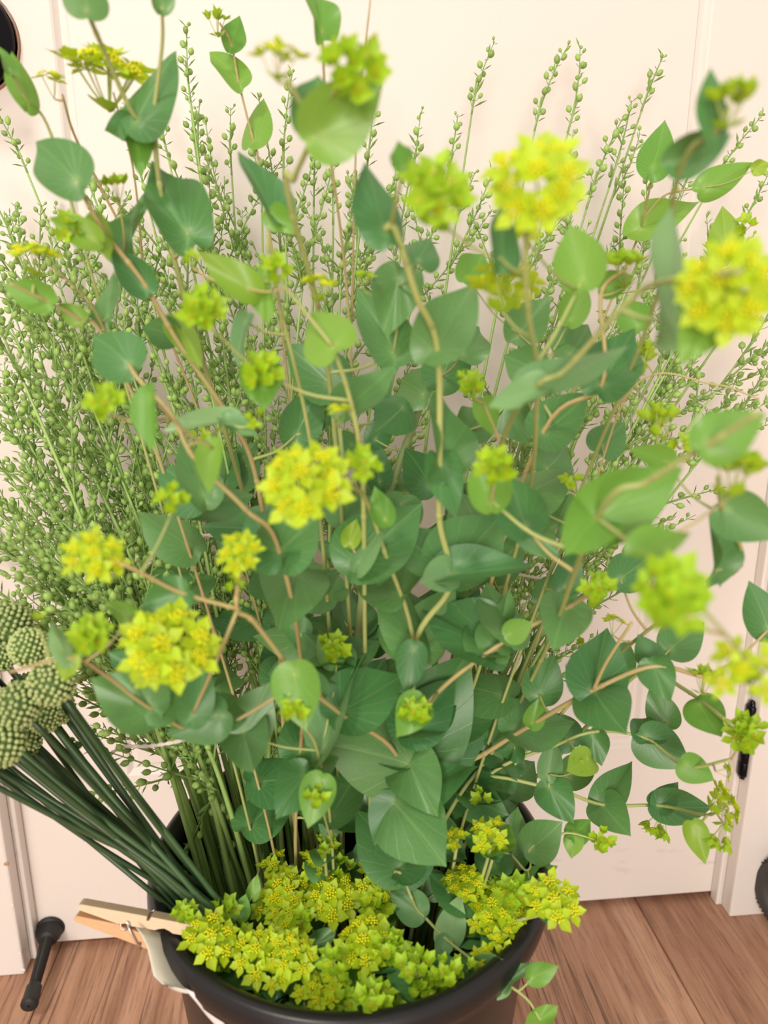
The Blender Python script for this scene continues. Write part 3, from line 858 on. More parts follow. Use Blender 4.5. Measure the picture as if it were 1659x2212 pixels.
# ------------------------------------------------------------------ bupleurum
# stems: (label, radius mm, material, [(px, py, Y) ...] from the bucket up, [side branches])
STEMS = [
 ('long pinkish stem crossing the upper left, ending in a broad oval leaf', 2.0, 'stemr', [(650,1870,-.25),(615,1600,-.26),(600,1350,-.27),(555,1040,-.29),(500,910,-.30),(385,740,-.31),(310,610,-.32),(225,500,-.33),(165,392,-.34)], [[(225,500,-.33),(200,515,-.335),(150,500,-.34)]]),
 ('leafy stem curving left through the middle to an oval leaf above the seed pods', 1.6, 'stemr', [(640,1880,-.28),(655,1500,-.32),(605,1195,-.37),(530,1100,-.38),(420,990,-.385),(370,895,-.38),(300,820,-.37),(280,788,-.36)], []),
 ('leafy stem with a rounded pale leaf and greenish flower left of centre', 1.7, 'stem', [(800,1880,-.29),(790,1500,-.31),(785,1070,-.37),(775,950,-.38),(750,840,-.385),(718,748,-.39)], [[(718,748,-.39),(640,650,-.385),(600,600,-.385)]]),
 ('tall leafy stem up the middle to the dark oval leaf at top centre', 2.3, 'stem', [(850,1860,-.29),(880,1640,-.315),(895,1395,-.34),(972,1265,-.35),(950,1130,-.36),(950,1000,-.37),(945,755,-.385),(900,640,-.40),(855,500,-.41),(835,490,-.41)], []),
 ('forked leafy stem carrying the big blurred yellow flower left of centre', 1.8, 'stem', [(858,1870,-.295),(878,1640,-.32),(893,1392,-.342),(830,1190,-.355),(790,1080,-.37),(740,1040,-.41),(690,1045,-.43)], []),
 ('thick jointed pale green main stem standing behind the middle leaves', 4.4, 'stemg', [(735,1760,-.23),(762,1500,-.235),(790,1250,-.235),(850,1040,-.225),(905,885,-.22),(925,820,-.225)], []),
 ('brownish stem crossing the big central leaf up to the right', 1.9, 'stemr', [(862,1880,-.29),(872,1640,-.315),(930,1512,-.345),(1090,1385,-.355),(1222,1315,-.365),(1285,1275,-.39)], []),
 ('spotted brown stem running right through a broad two lobed leaf', 2.3, 'stemr', [(870,1870,-.27),(940,1700,-.285),(1060,1620,-.295),(1140,1570,-.305),(1282,1490,-.34),(1410,1440,-.34),(1520,1462,-.36)], [[(1282,1490,-.34),(1310,1430,-.35),(1365,1345,-.36)]]),
 ('low leafy stem arching right across the door to drooping flowers', 1.7, 'stem', [(900,1870,-.28),(1010,1690,-.28),(1180,1700,-.29),(1302,1738,-.29),(1425,1740,-.30),(1520,1760,-.33),(1570,1745,-.35)], []),
 ('leafy stem arching right above the lowest one to a curled heart shaped leaf', 1.6, 'stem', [(920,1860,-.27),(1050,1680,-.28),(1200,1610,-.29),(1290,1580,-.295),(1395,1595,-.30),(1480,1655,-.335),(1580,1640,-.36)], []),
 ('dark slanting stem rising right in front of the door to lime flowers', 2.0, 'stem', [(980,1850,-.25),(1180,1660,-.25),(1300,1535,-.26),(1390,1450,-.28),(1480,1490,-.32),(1560,1550,-.36),(1600,1580,-.37)], []),
 ('short twig over the right rim with a rounded leaf and small green flower', 1.0, 'stem', [(1050,1900,-.315),(1140,1880,-.315),(1147,1832,-.315),(1220,1800,-.315),(1290,1815,-.32)], []),
 ('loose leafy twig trailing over the front right rim towards the floor', 1.3, 'stem', [(840,1930,-.325),(905,1970,-.335),(965,2030,-.345),(1050,2095,-.37),(1095,2125,-.38),(1140,2160,-.385),(1168,2205,-.39)], []),
 ('blurred yellowish stem slanting up right to the yellow flower at the right edge', 1.7, 'stem', [(880,1880,-.30),(960,1500,-.27),(1040,1150,-.31),(1090,940,-.37),(1160,835,-.43),(1220,800,-.435),(1330,680,-.45),(1400,618,-.46),(1500,600,-.49),(1600,585,-.51)], []),
 ('upright stem to the large blurred yellow flower above the middle', 1.6, 'stem', [(870,1890,-.31),(1000,1550,-.27),(1130,1130,-.31),(1160,840,-.40),(1142,680,-.44),(1135,540,-.455),(1150,430,-.465)], []),
 ('near blurred stem through the big pale leaf at the right', 1.7, 'stem', [(920,1880,-.32),(1080,1600,-.27),(1180,1400,-.33),(1290,1118,-.46),(1400,1040,-.48),(1530,960,-.50),(1640,890,-.515)], [[(1290,1118,-.46),(1370,1180,-.48),(1440,1240,-.51),(1540,1340,-.52),(1610,1420,-.51)]]),
 ('low stem fanning left with blurred yellow flowers above the alliums', 1.8, 'stemr', [(860,1860,-.295),(862,1645,-.325),(740,1545,-.355),(650,1470,-.38),(550,1345,-.40),(512,1315,-.405),(520,1215,-.41)], [[(512,1315,-.405),(390,1280,-.41),(280,1225,-.42),(225,1205,-.42)], [(512,1320,-.405),(475,1410,-.41),(418,1540,-.40)], [(640,1480,-.38),(450,1580,-.385),(325,1530,-.40),(230,1460,-.41),(152,1422,-.42),(20,1452,-.42)]]),
 ('green stem at the upper left with a big folded dark leaf', 1.9, 'stem', [(690,1850,-.24),(560,1200,-.25),(400,650,-.28),(345,400,-.30),(330,260,-.31),(290,250,-.315),(225,110,-.33),(187,22,-.35)], [[(330,260,-.31),(350,100,-.32),(350,15,-.33)]]),
 ('thin stem holding a flat row of lime bracts beside the door panel edge', 1.2, 'stemr', [(680,1860,-.23),(480,1050,-.2),(310,600,-.22),(215,400,-.23),(160,290,-.25),(135,205,-.27)], [[(310,600,-.22),(290,380,-.24),(245,200,-.28)]]),
 ('thin pink stem with three small leaves against the bare door left of top centre', 1.1, 'stemr', [(720,1850,-.23),(640,1000,-.2),(590,560,-.2),(555,330,-.2),(547,303,-.2),(515,175,-.2),(500,97,-.2),(475,50,-.21)], []),
 ('stem ending in a curved pointed leaf above the seed pods', 1.5, 'stem', [(740,1860,-.27),(690,1100,-.31),(600,640,-.34),(580,540,-.345),(585,458,-.35)], []),
 ('stem to the blurred lime flowers at top centre', 1.7, 'stem', [(780,1860,-.26),(720,900,-.31),(625,430,-.38),(635,385,-.39),(672,300,-.41),(668,262,-.42),(620,170,-.43)], [[(668,262,-.42),(720,200,-.43),(750,150,-.44)]]),
 ('thin stem with a leaf cut by the top edge of the picture', 1.2, 'stemr', [(790,1860,-.24),(760,800,-.24),(710,300,-.28),(695,68,-.31)], [[(760,700,-.24),(770,300,-.26),(800,0,-.28)]]),
 ('stem with a folded leaf in front of the dark door knob', 1.2, 'stem', [(560,1880,-.28),(350,1100,-.26),(200,600,-.27),(110,290,-.28),(58,217,-.29),(20,150,-.30)], []),
 ('stem with pale leaves reaching the left edge', 1.2, 'stemr', [(600,1880,-.28),(380,1100,-.30),(230,740,-.32),(172,690,-.33),(100,650,-.34),(20,612,-.35)], [[(230,720,-.32),(190,650,-.33),(110,575,-.34)]]),
 ('reddish stem with horizontal leaves at the upper right', 1.3, 'stemr', [(960,1850,-.23),(1150,1100,-.17),(1300,700,-.17),(1375,520,-.18),(1390,470,-.19),(1412,365,-.21)], [[(1390,470,-.19),(1440,420,-.2),(1525,405,-.22)]]),
 ('blurred stem to the lime flower at the top right corner', 1.4, 'stem', [(980,1850,-.29),(1200,1200,-.29),(1400,700,-.37),(1465,380,-.45),(1545,285,-.47),(1575,230,-.475)], []),
 ('thin bright red twig behind the right flowers', .9, 'stemr', [(1000,1850,-.26),(1250,1150,-.27),(1370,835,-.29),(1540,830,-.31),(1640,862,-.32)], [[(1370,835,-.29),(1410,880,-.32),(1430,900,-.34)]]),
 ('stem with broad leaves at the right edge halfway up', 1.5, 'stem', [(990,1860,-.28),(1250,1500,-.28),(1480,1300,-.35),(1600,1220,-.40),(1560,1100,-.42),(1550,1030,-.45)], []),
 ('short stem with a pale cupped leaf and lime bud in front of the bucket stems', 1.2, 'stem', [(720,1870,-.31),(690,1640,-.36),(655,1560,-.385),(635,1455,-.40)], [[(690,1640,-.36),(720,1500,-.345),(728,1430,-.335)], [(720,1830,-.315),(700,1760,-.35),(690,1700,-.375)]]),
 ('leafy stem behind the big pale leaf reaching a round green leaf', 1.7, 'stemr', [(930,1860,-.27),(1050,1300,-.30),(1175,930,-.33),(1300,830,-.35),(1298,640,-.345),(1350,580,-.35)], []),
]
# leaves: base px, tip px, apparent width px, Y, +1 tip towards the viewer / -1 away, material
G, Mm, Gl, Yl = 'leaf', 'leafm', 'leafg', 'leafy'
LEAVES = [
 (187,22,180,-80,95,-.35,1,G),(350,15,362,-60,50,-.33,1,G),(57,216,28,118,58,-.29,-1,Mm),(20,150,0,92,32,-.30,-1,Mm),(165,390,70,283,122,-.34,-1,G),(405,505,320,335,128,-.31,-1,G),
 (295,262,370,95,90,-.315,-1,G),(285,268,226,285,62,-.31,-1,G),(292,275,308,372,66,-.305,1,Mm),(515,175,455,95,62,-.20,-1,Mm),(500,97,519,30,55,-.20,-1,Mm),(547,303,572,203,58,-.20,-1,Mm),
 (588,462,522,320,72,-.35,-1,G),(588,462,640,505,60,-.35,1,Mm),(695,68,678,-45,66,-.31,-1,Mm),(668,265,700,150,100,-.42,-1,G),(690,290,835,190,150,-.425,1,Mm),(832,500,782,338,100,-.41,-1,G),
 (202,515,104,463,64,-.34,1,Yl),(212,478,232,560,52,-.33,1,Yl),(270,545,305,410,60,-.30,-1,G),(100,650,8,608,70,-.34,1,Mm),(172,690,124,656,48,-.33,1,Mm),(232,686,242,582,48,-.32,-1,G),
 (312,620,244,533,74,-.32,1,G),(280,788,193,704,118,-.36,-1,G),(375,725,304,700,72,-.30,-1,G),(385,700,442,788,58,-.30,1,Yl),(540,625,430,550,78,-.38,1,Yl),(572,598,576,706,56,-.375,1,Mm),
 (530,695,500,788,42,-.34,-1,Gl),(718,748,655,660,128,-.39,-1,Mm),(850,760,780,600,112,-.33,-1,G),(715,830,620,728,122,-.29,-1,G),(640,940,690,825,92,-.28,-1,G),(750,882,858,780,84,-.37,-1,G),
 (560,800,572,888,90,-.385,1,Mm),(490,908,354,910,50,-.37,1,Gl),(490,905,558,940,40,-.37,1,Gl),(440,1070,392,935,88,-.33,-1,G),(460,968,445,1066,58,-.40,1,Mm),(325,858,322,978,54,-.42,1,Mm),
 (940,752,1040,590,122,-.385,-1,G),(952,1008,955,812,84,-.37,-1,G),(955,812,1012,678,105,-.24,-1,G),(915,852,858,800,110,-.235,-1,G),(1160,802,1090,760,92,-.30,-1,G),(1155,848,1352,742,80,-.43,1,Gl),(1165,835,1058,888,66,-.43,1,Gl),
 (1300,830,1372,700,122,-.35,-1,G),(1175,932,1287,850,112,-.33,-1,G),(1210,735,1255,690,55,-.22,-1,G),(1232,690,1265,600,66,-.30,-1,Mm),(1045,872,1068,942,55,-.35,1,Mm),(1060,1080,1050,955,96,-.41,-1,Mm),
 (1440,1000,1362,965,54,-.38,1,Mm),(1530,960,1650,885,120,-.50,1,Mm),(1287,1117,1482,1022,150,-.46,1,Mm),(1287,1117,1225,1200,120,-.46,1,Mm),(950,1000,985,1122,78,-.37,1,G),(1135,1137,1100,1018,112,-.40,-1,G),(1140,1137,1200,1215,80,-.40,1,G),
 (810,950,850,885,60,-.22,-1,G),(820,1040,800,945,62,-.23,-1,G),(390,1280,298,1322,92,-.41,1,G),(285,1332,224,1300,44,-.41,1,Mm),(150,1422,108,1338,48,-.42,-1,Gl),(150,1422,140,1465,50,-.42,1,Yl),
 (325,1530,194,1470,130,-.40,1,G),(328,1530,388,1470,110,-.40,-1,G),(416,1545,456,1428,76,-.40,-1,G),(470,1545,365,1592,110,-.39,1,G),(470,1550,512,1505,100,-.385,-1,G),(525,1583,592,1478,112,-.365,-1,G),(525,1583,545,1650,110,-.365,1,G),
 (285,1440,236,1405,50,-.38,-1,G),(602,1192,522,1090,165,-.37,-1,G),(602,1192,690,1110,130,-.37,1,G),(640,1235,600,1328,150,-.34,1,G),(650,1372,625,1312,60,-.30,-1,G),(740,1338,762,1280,80,-.22,-1,G),(722,1430,690,1370,56,-.335,-1,Mm),
 (635,1455,650,1580,106,-.40,1,Mm),(702,1612,775,1390,60,-.36,-1,Gl),(690,1495,645,1432,58,-.36,-1,G),(755,1172,770,1118,44,-.35,-1,Yl),(775,1215,852,1118,44,-.36,1,Gl),(800,1400,845,1340,64,-.22,-1,G),(832,1122,808,1048,54,-.37,-1,Mm),
 (868,1088,845,1190,100,-.31,1,G),(972,1240,1152,1225,78,-.36,1,G),(970,1236,910,1258,80,-.36,1,Gl),(893,1390,830,1198,90,-.345,-1,G),(900,1394,988,1258,112,-.335,-1,G),(893,1405,872,1500,68,-.36,1,G),
 (880,1632,1012,1395,205,-.315,-1,G),(930,1642,1078,1465,132,-.29,-1,G),(905,1520,858,1578,82,-.38,1,Mm),(1076,1402,1096,1268,74,-.35,-1,G),(1100,1370,1150,1350,56,-.36,1,Mm),(1020,1392,1078,1318,100,-.26,-1,G),
 (1225,1312,1188,1395,112,-.365,1,G),(1284,1490,1305,1362,132,-.34,-1,G),(1284,1492,1325,1562,125,-.34,1,G),(1165,1500,1195,1412,88,-.305,-1,G),(1110,1612,1122,1468,72,-.28,-1,G),(1150,1562,1174,1508,46,-.31,1,Mm),
 (1280,1588,1302,1655,62,-.295,1,G),(1397,1595,1474,1655,98,-.30,1,G),(1397,1595,1410,1545,80,-.30,-1,G),(1410,1437,1442,1502,78,-.34,1,G),(1410,1430,1385,1372,62,-.33,-1,G),(1510,1520,1542,1578,84,-.34,1,Mm),
 (1385,1190,1505,1138,70,-.49,-1,Mm),(1545,1232,1552,1088,46,-.41,-1,G),(1572,1100,1665,1160,112,-.42,1,G),(1660,1360,1625,1250,84,-.36,-1,G),(1220,1268,1250,1180,62,-.30,-1,G),
 (657,1672,610,1748,100,-.365,1,G),(655,1670,722,1636,84,-.36,-1,G),(692,1690,658,1788,80,-.38,1,Mm),(880,1650,700,1592,175,-.33,1,G),(882,1650,930,1735,120,-.33,1,G),(852,1735,945,1832,165,-.34,1,G),(854,1732,1035,1660,110,-.33,1,G),(850,1735,805,1815,90,-.34,1,G),
 (518,1980,535,1930,40,-.33,-1,Mm),(545,1935,556,1886,30,-.32,-1,Mm),(682,2040,728,2003,44,-.34,-1,G),(700,2130,680,2052,26,-.37,-1,Gl),
 (1105,1852,1116,1738,78,-.30,-1,G),(1147,1832,1219,1783,88,-.315,1,G),(1240,1806,1272,1768,54,-.315,-1,Mm),(1240,1806,1238,1845,44,-.315,1,Mm),(1302,1738,1372,1643,72,-.29,-1,G),(1302,1738,1340,1788,84,-.29,1,G),
 (1425,1740,1542,1752,76,-.30,1,G),(1425,1740,1466,1688,52,-.30,-1,G),(1500,1788,1528,1868,54,-.345,1,Yl),(1480,1652,1542,1692,66,-.34,1,Mm),(1186,1700,1228,1758,82,-.295,1,G),(1185,1672,1202,1594,54,-.29,-1,Gl),(1270,1640,1222,1670,64,-.31,1,Yl),
 (948,1922,900,1882,64,-.315,-1,Gl),(905,1970,836,1922,72,-.335,-1,Gl),(965,2030,1002,1930,66,-.345,-1,Gl),(965,2030,940,2072,40,-.345,1,Gl),(1050,2095,1085,2070,64,-.37,1,Gl),(1050,2095,1040,2125,40,-.37,1,Gl),(1092,2125,1152,2074,40,-.38,-1,Gl),(1092,2125,1072,2160,34,-.38,1,Gl),(1150,2112,1204,2084,46,-.385,1,Mm),
 (1167,2203,1203,2172,42,-.39,1,Mm),(1167,2203,1138,2215,40,-.39,1,Mm),(1145,1905,1206,1868,44,-.315,-1,Mm),
 (1382,496,1517,428,72,-.185,1,Mm),(1525,405,1627,345,66,-.22,1,Mm),(1410,362,1442,264,78,-.21,-1,Mm),(1462,350,1588,296,88,-.45,1,G),(1545,285,1534,152,62,-.47,-1,G),(1630,366,1665,352,34,-.23,1,Yl),(1570,540,1560,440,70,-.24,-1,Yl),
 (1440,690,1462,430,105,-.46,-1,Gl),(1555,640,1480,778,140,-.49,1,Mm),(1085,562,1080,438,70,-.44,-1,G),(1258,605,1240,478,112,-.40,-1,Mm),(872,360,858,300,50,-.43,-1,Mm),(1305,620,1360,600,60,-.34,1,Mm),
 (860,600,838,722,110,-.33,1,G),(905,562,932,498,90,-.36,-1,G),(1000,765,1045,690,95,-.26,-1,G),(1010,930,1062,878,92,-.28,-1,G),(1120,722,1182,640,92,-.28,-1,G),(1230,765,1292,690,108,-.30,-1,G),
 (870,880,820,935,100,-.26,1,G),(1380,705,1350,640,74,-.30,-1,Mm),(700,905,660,820,92,-.27,-1,G),(1090,880,1132,962,92,-.27,1,G),(930,1050,880,960,95,-.25,-1,G),(1180,1012,1242,960,100,-.28,-1,G),(760,960,718,1012,84,-.26,1,G),(1300,965,1352,900,84,-.26,-1,G),(1010,600,1060,540,80,-.28,-1,Mm),(800,860,850,800,80,-.26,-1,G),(1120,1060,1160,1130,90,-.27,1,G),(980,1330,1030,1250,100,-.25,-1,G),
 (1330,1450,1360,1380,70,-.27,-1,G),(1230,1600,1180,1540,80,-.26,-1,G),(1100,1700,1160,1650,90,-.26,-1,G),(1010,1720,1080,1760,90,-.28,1,G),(1030,1560,1090,1640,90,-.26,1,G),(1230,1680,1290,1620,70,-.25,-1,G),
 (1180,1300,1260,1240,90,-.27,-1,G),(1060,1230,1140,1160,100,-.26,-1,G),(1000,1120,1060,1020,100,-.25,-1,G),(880,1220,820,1120,90,-.26,-1,G),(820,1620,760,1700,90,-.28,1,G),(780,1500,830,1420,90,-.26,-1,G),
 (1340,1250,1420,1190,90,-.30,-1,G),(1450,1400,1520,1340,90,-.32,-1,G),(1440,1560,1400,1480,70,-.28,-1,G),(930,1790,990,1850,90,-.29,1,G),(1040,1790,1090,1850,90,-.29,1,G),(790,1830,830,1890,70,-.29,1,G),(720,1750,700,1830,60,-.29,1,G),(1200,1140,1230,1060,80,-.28,-1,G),
]
# flower heads: centre px, radius px, Y, kind, count, facing
FLOWERS = [
 (238,142,100,-.29,'y',9,'up'),(108,168,46,-.27,'y',3,'up'),(470,42,36,-.21,'g',5,'up'),(600,112,62,-.43,'y',5,'up'),(765,150,88,-.44,'g',7,'cam'),(250,400,40,-.30,'g',5,'up'),(75,545,58,-.34,'y',7,'up'),(150,495,46,-.34,'g',3,'cam'),
 (1160,390,112,-.47,'y',9,'cam'),(945,420,92,-.455,'g',7,'cam'),(1580,212,68,-.475,'g',7,'up'),(1568,615,112,-.50,'y',9,'cam'),(1608,490,34,-.24,'g',3,'cam'),(1140,500,46,-.42,'y',3,'cam'),
 (440,668,60,-.40,'g',7,'cam'),(412,560,28,-.37,'g',3,'cam'),(600,580,44,-.385,'g',5,'cam'),(690,608,48,-.36,'y',5,'up'),(785,600,32,-.34,'g',3,'up'),(565,805,58,-.39,'g',7,'cam'),(552,905,32,-.38,'g',3,'cam'),(735,885,44,-.40,'y',3,'up'),
 (655,1035,98,-.435,'y',9,'cam'),(785,1005,52,-.41,'g',5,'cam'),(225,872,54,-.42,'g',5,'cam'),(430,945,30,-.39,'g',3,'cam'),(375,1078,44,-.41,'g',5,'cam'),
 (1090,610,80,-.41,'y',7,'down'),(1350,570,56,-.35,'g',7,'up'),(1015,830,42,-.36,'g',5,'cam'),(1070,1010,56,-.42,'g',7,'cam'),(1425,905,50,-.36,'g',5,'down'),(1590,1010,80,-.475,'g',7,'down'),(1235,1040,32,-.32,'g',3,'cam'),(1470,960,36,-.34,'g',3,'cam'),
 (205,1198,70,-.42,'y',7,'cam'),(195,1370,56,-.43,'g',7,'cam'),(360,1395,102,-.43,'y',9,'cam'),(520,1192,54,-.41,'y',7,'cam'),(505,1262,30,-.41,'g',3,'cam'),(722,1400,46,-.335,'g',5,'cam'),(635,1525,46,-.405,'g',5,'cam'),(82,1340,20,-.42,'g',1,'up'),
 (895,1540,46,-.385,'g',5,'cam'),(1450,1285,105,-.515,'g',9,'cam'),(1612,1450,82,-.51,'y',5,'cam'),(1290,1275,50,-.39,'g',5,'cam'),(1330,1340,38,-.31,'y',3,'down'),(1520,1462,44,-.36,'g',5,'down'),(1608,1585,52,-.37,'g',7,'cam'),
 (682,1725,34,-.385,'g',5,'cam'),(1040,1722,30,-.31,'g',3,'cam'),(1298,1816,34,-.32,'g',5,'cam'),(1422,1785,42,-.30,'g',5,'hang'),(1555,1812,42,-.35,'g',5,'hang'),(1572,1735,48,-.35,'y',7,'side'),(1572,1668,28,-.36,'y',3,'side'),(1245,1660,26,-.31,'g',1,'cam'),
 (1385,770,50,-.33,'g',5,'down'),(1245,1380,30,-.29,'g',3,'cam'),
]
plants = []
for lb, rmm, mt, pts, brs in STEMS:
    rmm *= .74
    P0 = [at(*p) for p in pts]
    low = P0[0]
    dv = Vector((low.x - BX, low.y - BY))
    root = Vector((BX + dv.x * .55 + rng.uniform(-.012, .012), BY + dv.y * .55 + rng.uniform(-.012, .012), .06))
    first = low.copy()
    if first.z < .14: first.z = .14
    path = smooth_path([root, first] + P0[1:], 8)
    t = thing('bupleurum', lb, 'plant', root, 'leafy bupleurum stems standing in the bucket')
    n = len(path)
    mb = MB(); mb.tube([p - root for p in path], [rmm * .001 * (1.15 - .45 * i / (n - 1)) for i in range(n)], 8)
    put('main_stem', mb.build('main_stem', MAT[mt]), t)
    samples = [(p, rmm * .001 * (1.15 - .45 * i / (n - 1))) for i, p in enumerate(path) if p.z > .30]
    # joints on the stem
    for i in range(14, n - 3, 9):
        if path[i].z < .33: continue
        mb = MB(); d = (path[i + 1] - path[i - 1]).normalized(); rr = rmm * .001 * (1.15 - .45 * i / (n - 1))
        mb.lathe([(rr * .95, -.0022), (rr * 1.22, -.0004), (rr * 1.22, .0006), (rr * .95, .0022)], 8, frame(path[i] - root, z=d))
        put('stem_node', mb.build('stem_node', MAT[mt]), t)
    for b in brs:
        Q = smooth_path([at(*p) for p in b], 8)
        mb = MB(); k = len(Q); mb.tube([p - root for p in Q], [rmm * .001 * (.75 - .25 * i / (k - 1)) for i in range(k)], 6)
        put('branch', mb.build('branch', MAT[mt]), t)
        samples += [(p, rmm * .0005) for p in Q[1:]]
    plants.append(dict(o=t, root=root, S=samples, mat=mt, r=rmm))

def nearest(B):
    best = None
    for pl in plants:
        for p, rr in pl['S']:
            d = (p - B).length
            c = d + max(0, (p.z - (B.z - .35 * d))) * .9 + (.0 if rr < .004 else .004)
            if best is None or c < best[0]: best = (c, d, pl, p, rr)
    return best
def link(B, kind='branch', thick=None):
    c, d, pl, p, rr = nearest(B)
    if d > .0045:
        up = Vector((0, 0, 1)); mid = p.lerp(B, .5) + up * (-.08 * d) + Vector((rng.uniform(-1, 1), rng.uniform(-1, 1), 0)) * .04 * d
        Q = smooth_path([p, mid, B], 5); k = len(Q)
        r1 = min(rr * .8, .0009) if thick is None else thick
        mb = MB(); mb.tube([q - pl['root'] for q in Q], [r1 * (1.1 - .4 * i / (k - 1)) for i in range(k)], 6)
        put('branch', mb.build('branch', MAT[rng.choice(('stem', 'stem', 'stemr'))]), pl['o'])
        pl['S'] += [(q, r1) for q in Q[2:]]
    return pl

def add_leaf(bx, by, tx, ty, w, Y, sgn, mt, pl=None):
    B = at(bx, by, Y); dep = depth(B); T = atd(tx, ty, dep)
    e = T - B; La = e.length; wa = w * dep / FPX
    v = (B - CAM).normalized()
    asp = .95
    if wa > asp * La:
        L = wa / asp; e = e - v * (sgn * math.sqrt(max(0, L * L - La * La))); W = wa; rho = 0
    else:
        L = La
        e = e - v * (sgn * .22 * La)
        L = e.length
        W = max(wa, .62 * L); W = min(W, asp * L); W = max(W, wa)
        rho = math.acos(min(1, wa / W))
    ex = e.normalized()
    n0 = -v; n0 = (n0 - ex * n0.dot(ex)).normalized()
    if n0.z < -.35: n0 = -n0 if False else n0
    ey = n0.cross(ex)
    c = []
    for s in (1, -1):
        n1 = n0 * math.cos(rho) + ey * (s * math.sin(rho)); c.append((n1.z, n1))
    n1 = max(c, key=lambda q: q[0])[1]
    ey = n1.cross(ex)
    if pl is None: pl = link(B)
    zs = L * .9
    M = Matrix((ex * L, ey * W, n1 * zs)).transposed().to_4x4()
    M = Matrix.Translation(B - pl['root']) @ M
    put('leaf', LEAF[mt, rng.randrange(NLV)], pl['o'], M)
for lf in LEAVES: add_leaf(*lf)
def facing(C, f):
    v = (CAM - C).normalized(); z = Vector((0, 0, 1))
    j = Vector((rng.uniform(-1, 1), rng.uniform(-1, 1), rng.uniform(-1, 1))) * .12
    if f == 'cam': return (v * .85 + z * .45 + j).normalized()
    if f == 'up': return (z + v * .12 + j).normalized()
    if f == 'down': return (-v * .45 + z * .75 + j).normalized()
    if f == 'hang': return (v * .2 - z * .8 + j).normalized()
    return (Vector((1, 0, 0)) + v * .15 + j).normalized()
for (px, py, rp, Y, kind, n, f) in FLOWERS:
    C = at(px, py, Y); rad = rp * depth(C) / FPX * (.98 if n > 1 else 1.2)
    ax = facing(C, f)
    O = C - ax * rad * .9
    pl = link(O, thick=.00065)
    add_head(pl['o'], pl['root'], C, rad, ax, kind, n)

# extra leaves deep inside the bunch, on the far side of the stems
fr = random.Random(77)
for pl in plants:
    S = [s for s in pl['S'] if .36 < s[0].z < .60 and -.36 < s[0].y < -.16 and .24 < s[0].x < .455]
    for i in range(4):
        if not S: break
        p, rr = fr.choice(S)
        a = fr.uniform(.15, math.pi - .15)
        d = Vector((math.cos(a), math.sin(a) * .8, fr.uniform(-.1, .7))).normalized()
        L = fr.uniform(.030, .048)
        n1 = Vector((fr.uniform(-.5, .5), -.5, .8)); n1 = (n1 - d * n1.dot(d)).normalized(); ey = n1.cross(d)
        q = p + Vector((0, .004, 0))
        if (q + d * L).y > -.03: continue
        M = Matrix.Translation(q - pl['root']) @ Matrix((d * L, ey * L * .84, n1 * L * .9)).transposed().to_4x4()
        put('leaf', LEAF['leaf', fr.randrange(NLV)], pl['o'], M)

# ------------------------------------------------------------------ short flower sprigs packed into the bucket
BUCKET = [
 # px, py, r px, z, kind, n, label (or None)
 (398,1972,34,.355,'g',5,'spiky green bud beside the end of the clothespin'),
 (455,2022,62,.350,'y',7,'bright yellow flower head right next to the clothespin tip'),
 (488,1968,40,.345,'g',5,None),(468,2068,40,.330,'g',5,None),(470,2095,34,.320,'g',3,None),
 (592,1872,40,.335,'y',5,'flower head at the back of the bucket in front of the pale stems'),
 (625,1925,52,.338,'y',7,None),(588,1950,46,.335,'y',7,None),(628,1972,48,.335,'y',7,None),
 (706,1825,32,.375,'g',5,'small lime flower standing highest among the short sprigs'),(676,1862,36,.350,'y',5,None),(735,1872,42,.345,'g',5,None),
 (718,1930,58,.342,'y',9,'flat yellow flower head in the middle of the bucket'),(655,1990,36,.338,'g',5,None),
 (815,1908,52,.348,'y',7,'yellow flower head left of the small heart shaped leaf'),(812,1960,44,.340,'g',7,None),
 (555,2058,58,.342,'y',7,'wide yellow flower head near the front left rim'),(600,2040,46,.343,'y',5,None),(640,2062,50,.342,'y',7,None),(592,2092,44,.338,'y',5,None),
 (612,2112,48,.335,'y',1,'single five pointed yellow star flower near the front rim'),
 (665,2150,46,.330,'y',3,None),(700,2165,40,.325,'y',3,None),(682,2105,38,.33,'y',3,None),(725,2075,48,.345,'g',5,None),(728,2120,36,.33,'y',3,None),
 (782,2035,64,.343,'y',9,'large yellow flower head right of centre in the bucket'),(795,2075,44,.335,'y',3,None),(842,2045,46,.345,'g',7,None),
 (750,2155,40,.330,'g',5,None),(808,2152,52,.338,'g',7,'lime green bud cluster touching the front rim'),(860,2125,34,.325,'g',3,None),
 (896,2085,50,.345,'g',7,'upright lime flower head near the front right'),(962,2105,42,.338,'g',5,None),(905,2140,38,.33,'g',5,None),(945,2135,38,.33,'g',5,None),(1000,2090,36,.336,'g',3,None),
 (1002,1905,46,.360,'y',7,'yellow flower head above the glaucous leaf on the right'),(1060,1955,48,.345,'y',7,None),(1055,1988,44,.34,'y',5,None),(1100,1965,46,.342,'y',7,None),(1075,2035,46,.338,'y',5,None),
 (1110,1930,46,.360,'g',7,'lime green flower head leaning on the right rim'),(1070,1920,36,.345,'g',5,None),(1110,1990,34,.338,'y',3,None),
 (1196,1942,62,.372,'y',7,'brightest yellow flower head hanging over the right rim above the floor'),
 (985,1812,36,.385,'y',3,None),(1055,1798,46,.395,'y',5,'yellow flower head deep among leaves above the right side of the bucket'),(1065,1830,34,.38,'y',3,None),
 (975,1945,36,.335,'g',5,None),(1040,2070,34,.33,'y',3,None),(520,2010,34,.33,'g',3,None),(540,2100,36,.32,'g',3,None),(570,2130,34,.315,'g',3,None),(640,2140,34,.31,'g',3,None),(845,2165,34,.325,"g",3,None),
]
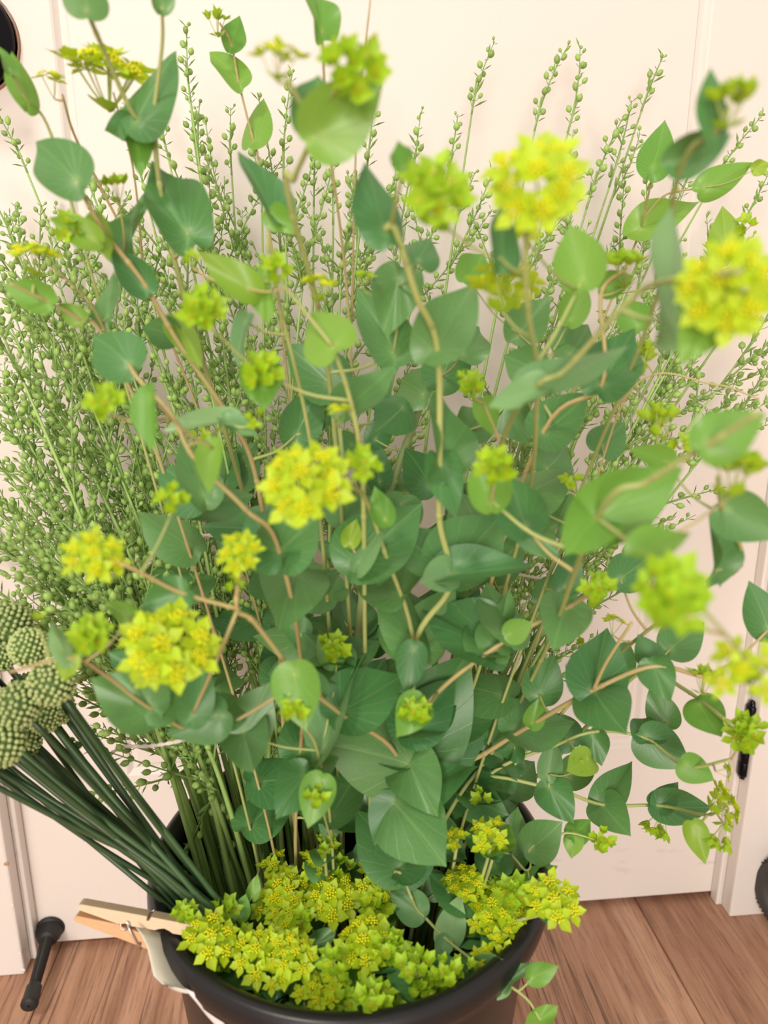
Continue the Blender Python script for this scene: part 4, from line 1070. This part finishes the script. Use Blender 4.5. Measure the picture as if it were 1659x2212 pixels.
def zone(px, py):
    if px < 560: return 'at the clothespin side of the bucket'
    if px > 960: return 'along the right rim of the bucket'
    if py > 2060: return 'along the front rim of the bucket'
    return 'in the middle of the bucket'
zl = {}
for i, b in enumerate(BUCKET):
    if b[6] is None: zl.setdefault((zone(b[0], b[1]), b[4]), []).append(i)
blab = {}
for (zn, kd), ids in zl.items():
    for o_, i in zip(ordinal(ids, lambda i: BUCKET[i][0] + BUCKET[i][1] * .001), ids):
        blab[i] = o_ + ' small ' + ('yellow' if kd == 'y' else 'lime green') + ' flower sprig from the left ' + zn
br = random.Random(9)
for bi, (px, py, rp, z, kind, n, lb) in enumerate(BUCKET):
    C = atz(px, py, z); rad = rp * depth(C) / FPX
    ax = (Vector((0, 0, 1)) + (CAM - C).normalized() * .55 + Vector((br.uniform(-.3, .3), br.uniform(-.3, .2), 0))).normalized()
    if n == 1: rad *= .75
    dv = Vector((C.x - BX, C.y - BY)); q = min(1, (BR - .035) / max(dv.length, 1e-6))
    foot = Vector((BX + dv.x * q * .82, BY + dv.y * q * .82, .14))
    t = thing('bupleurum_sprig', lb or blab[bi], 'flower', foot, 'short bupleurum flower sprigs in the bucket')
    O = add_head(t, foot, C, rad, ax, kind, n)
    mid = foot.lerp(O, .72); mid.x = BX + dv.x * q * .9; mid.y = BY + dv.y * q * .9; mid.z = min(mid.z, .30)
    mb = MB(); Q = smooth_path([foot, mid, O], 6); mb.tube([p - foot for p in Q], .0011, 6)
    put('stalk', mb.build('stalk', MAT['stem']), t)
    # two leaves below the flower
    for k in range(2):
        if n < 5 and k: break
        a = br.random() * 6.3; d = Vector((math.cos(a), math.sin(a), br.uniform(-.2, .5))).normalized(); L = br.uniform(.018, .030)
        n1 = Vector((0, 0, 1)); n1 = (n1 - d * n1.dot(d)).normalized(); ey = n1.cross(d)
        p = O - ax * br.uniform(.004, .02)
        tipv = p + d * L - Vector((BX, BY, 0)); tipv.z = 0
        if tipv.length > BR - .018: d = Vector((-d.x, -d.y, d.z)); n1 = Vector((0, 0, 1)); n1 = (n1 - d * n1.dot(d)).normalized(); ey = n1.cross(d)
        M = Matrix.Translation(p - foot) @ Matrix((d * L, ey * L * .84, n1 * L * .9)).transposed().to_4x4()
        put('leaf', LEAF['leaf' if br.random() < .6 else 'leafm', br.randrange(NLV)], t, M)
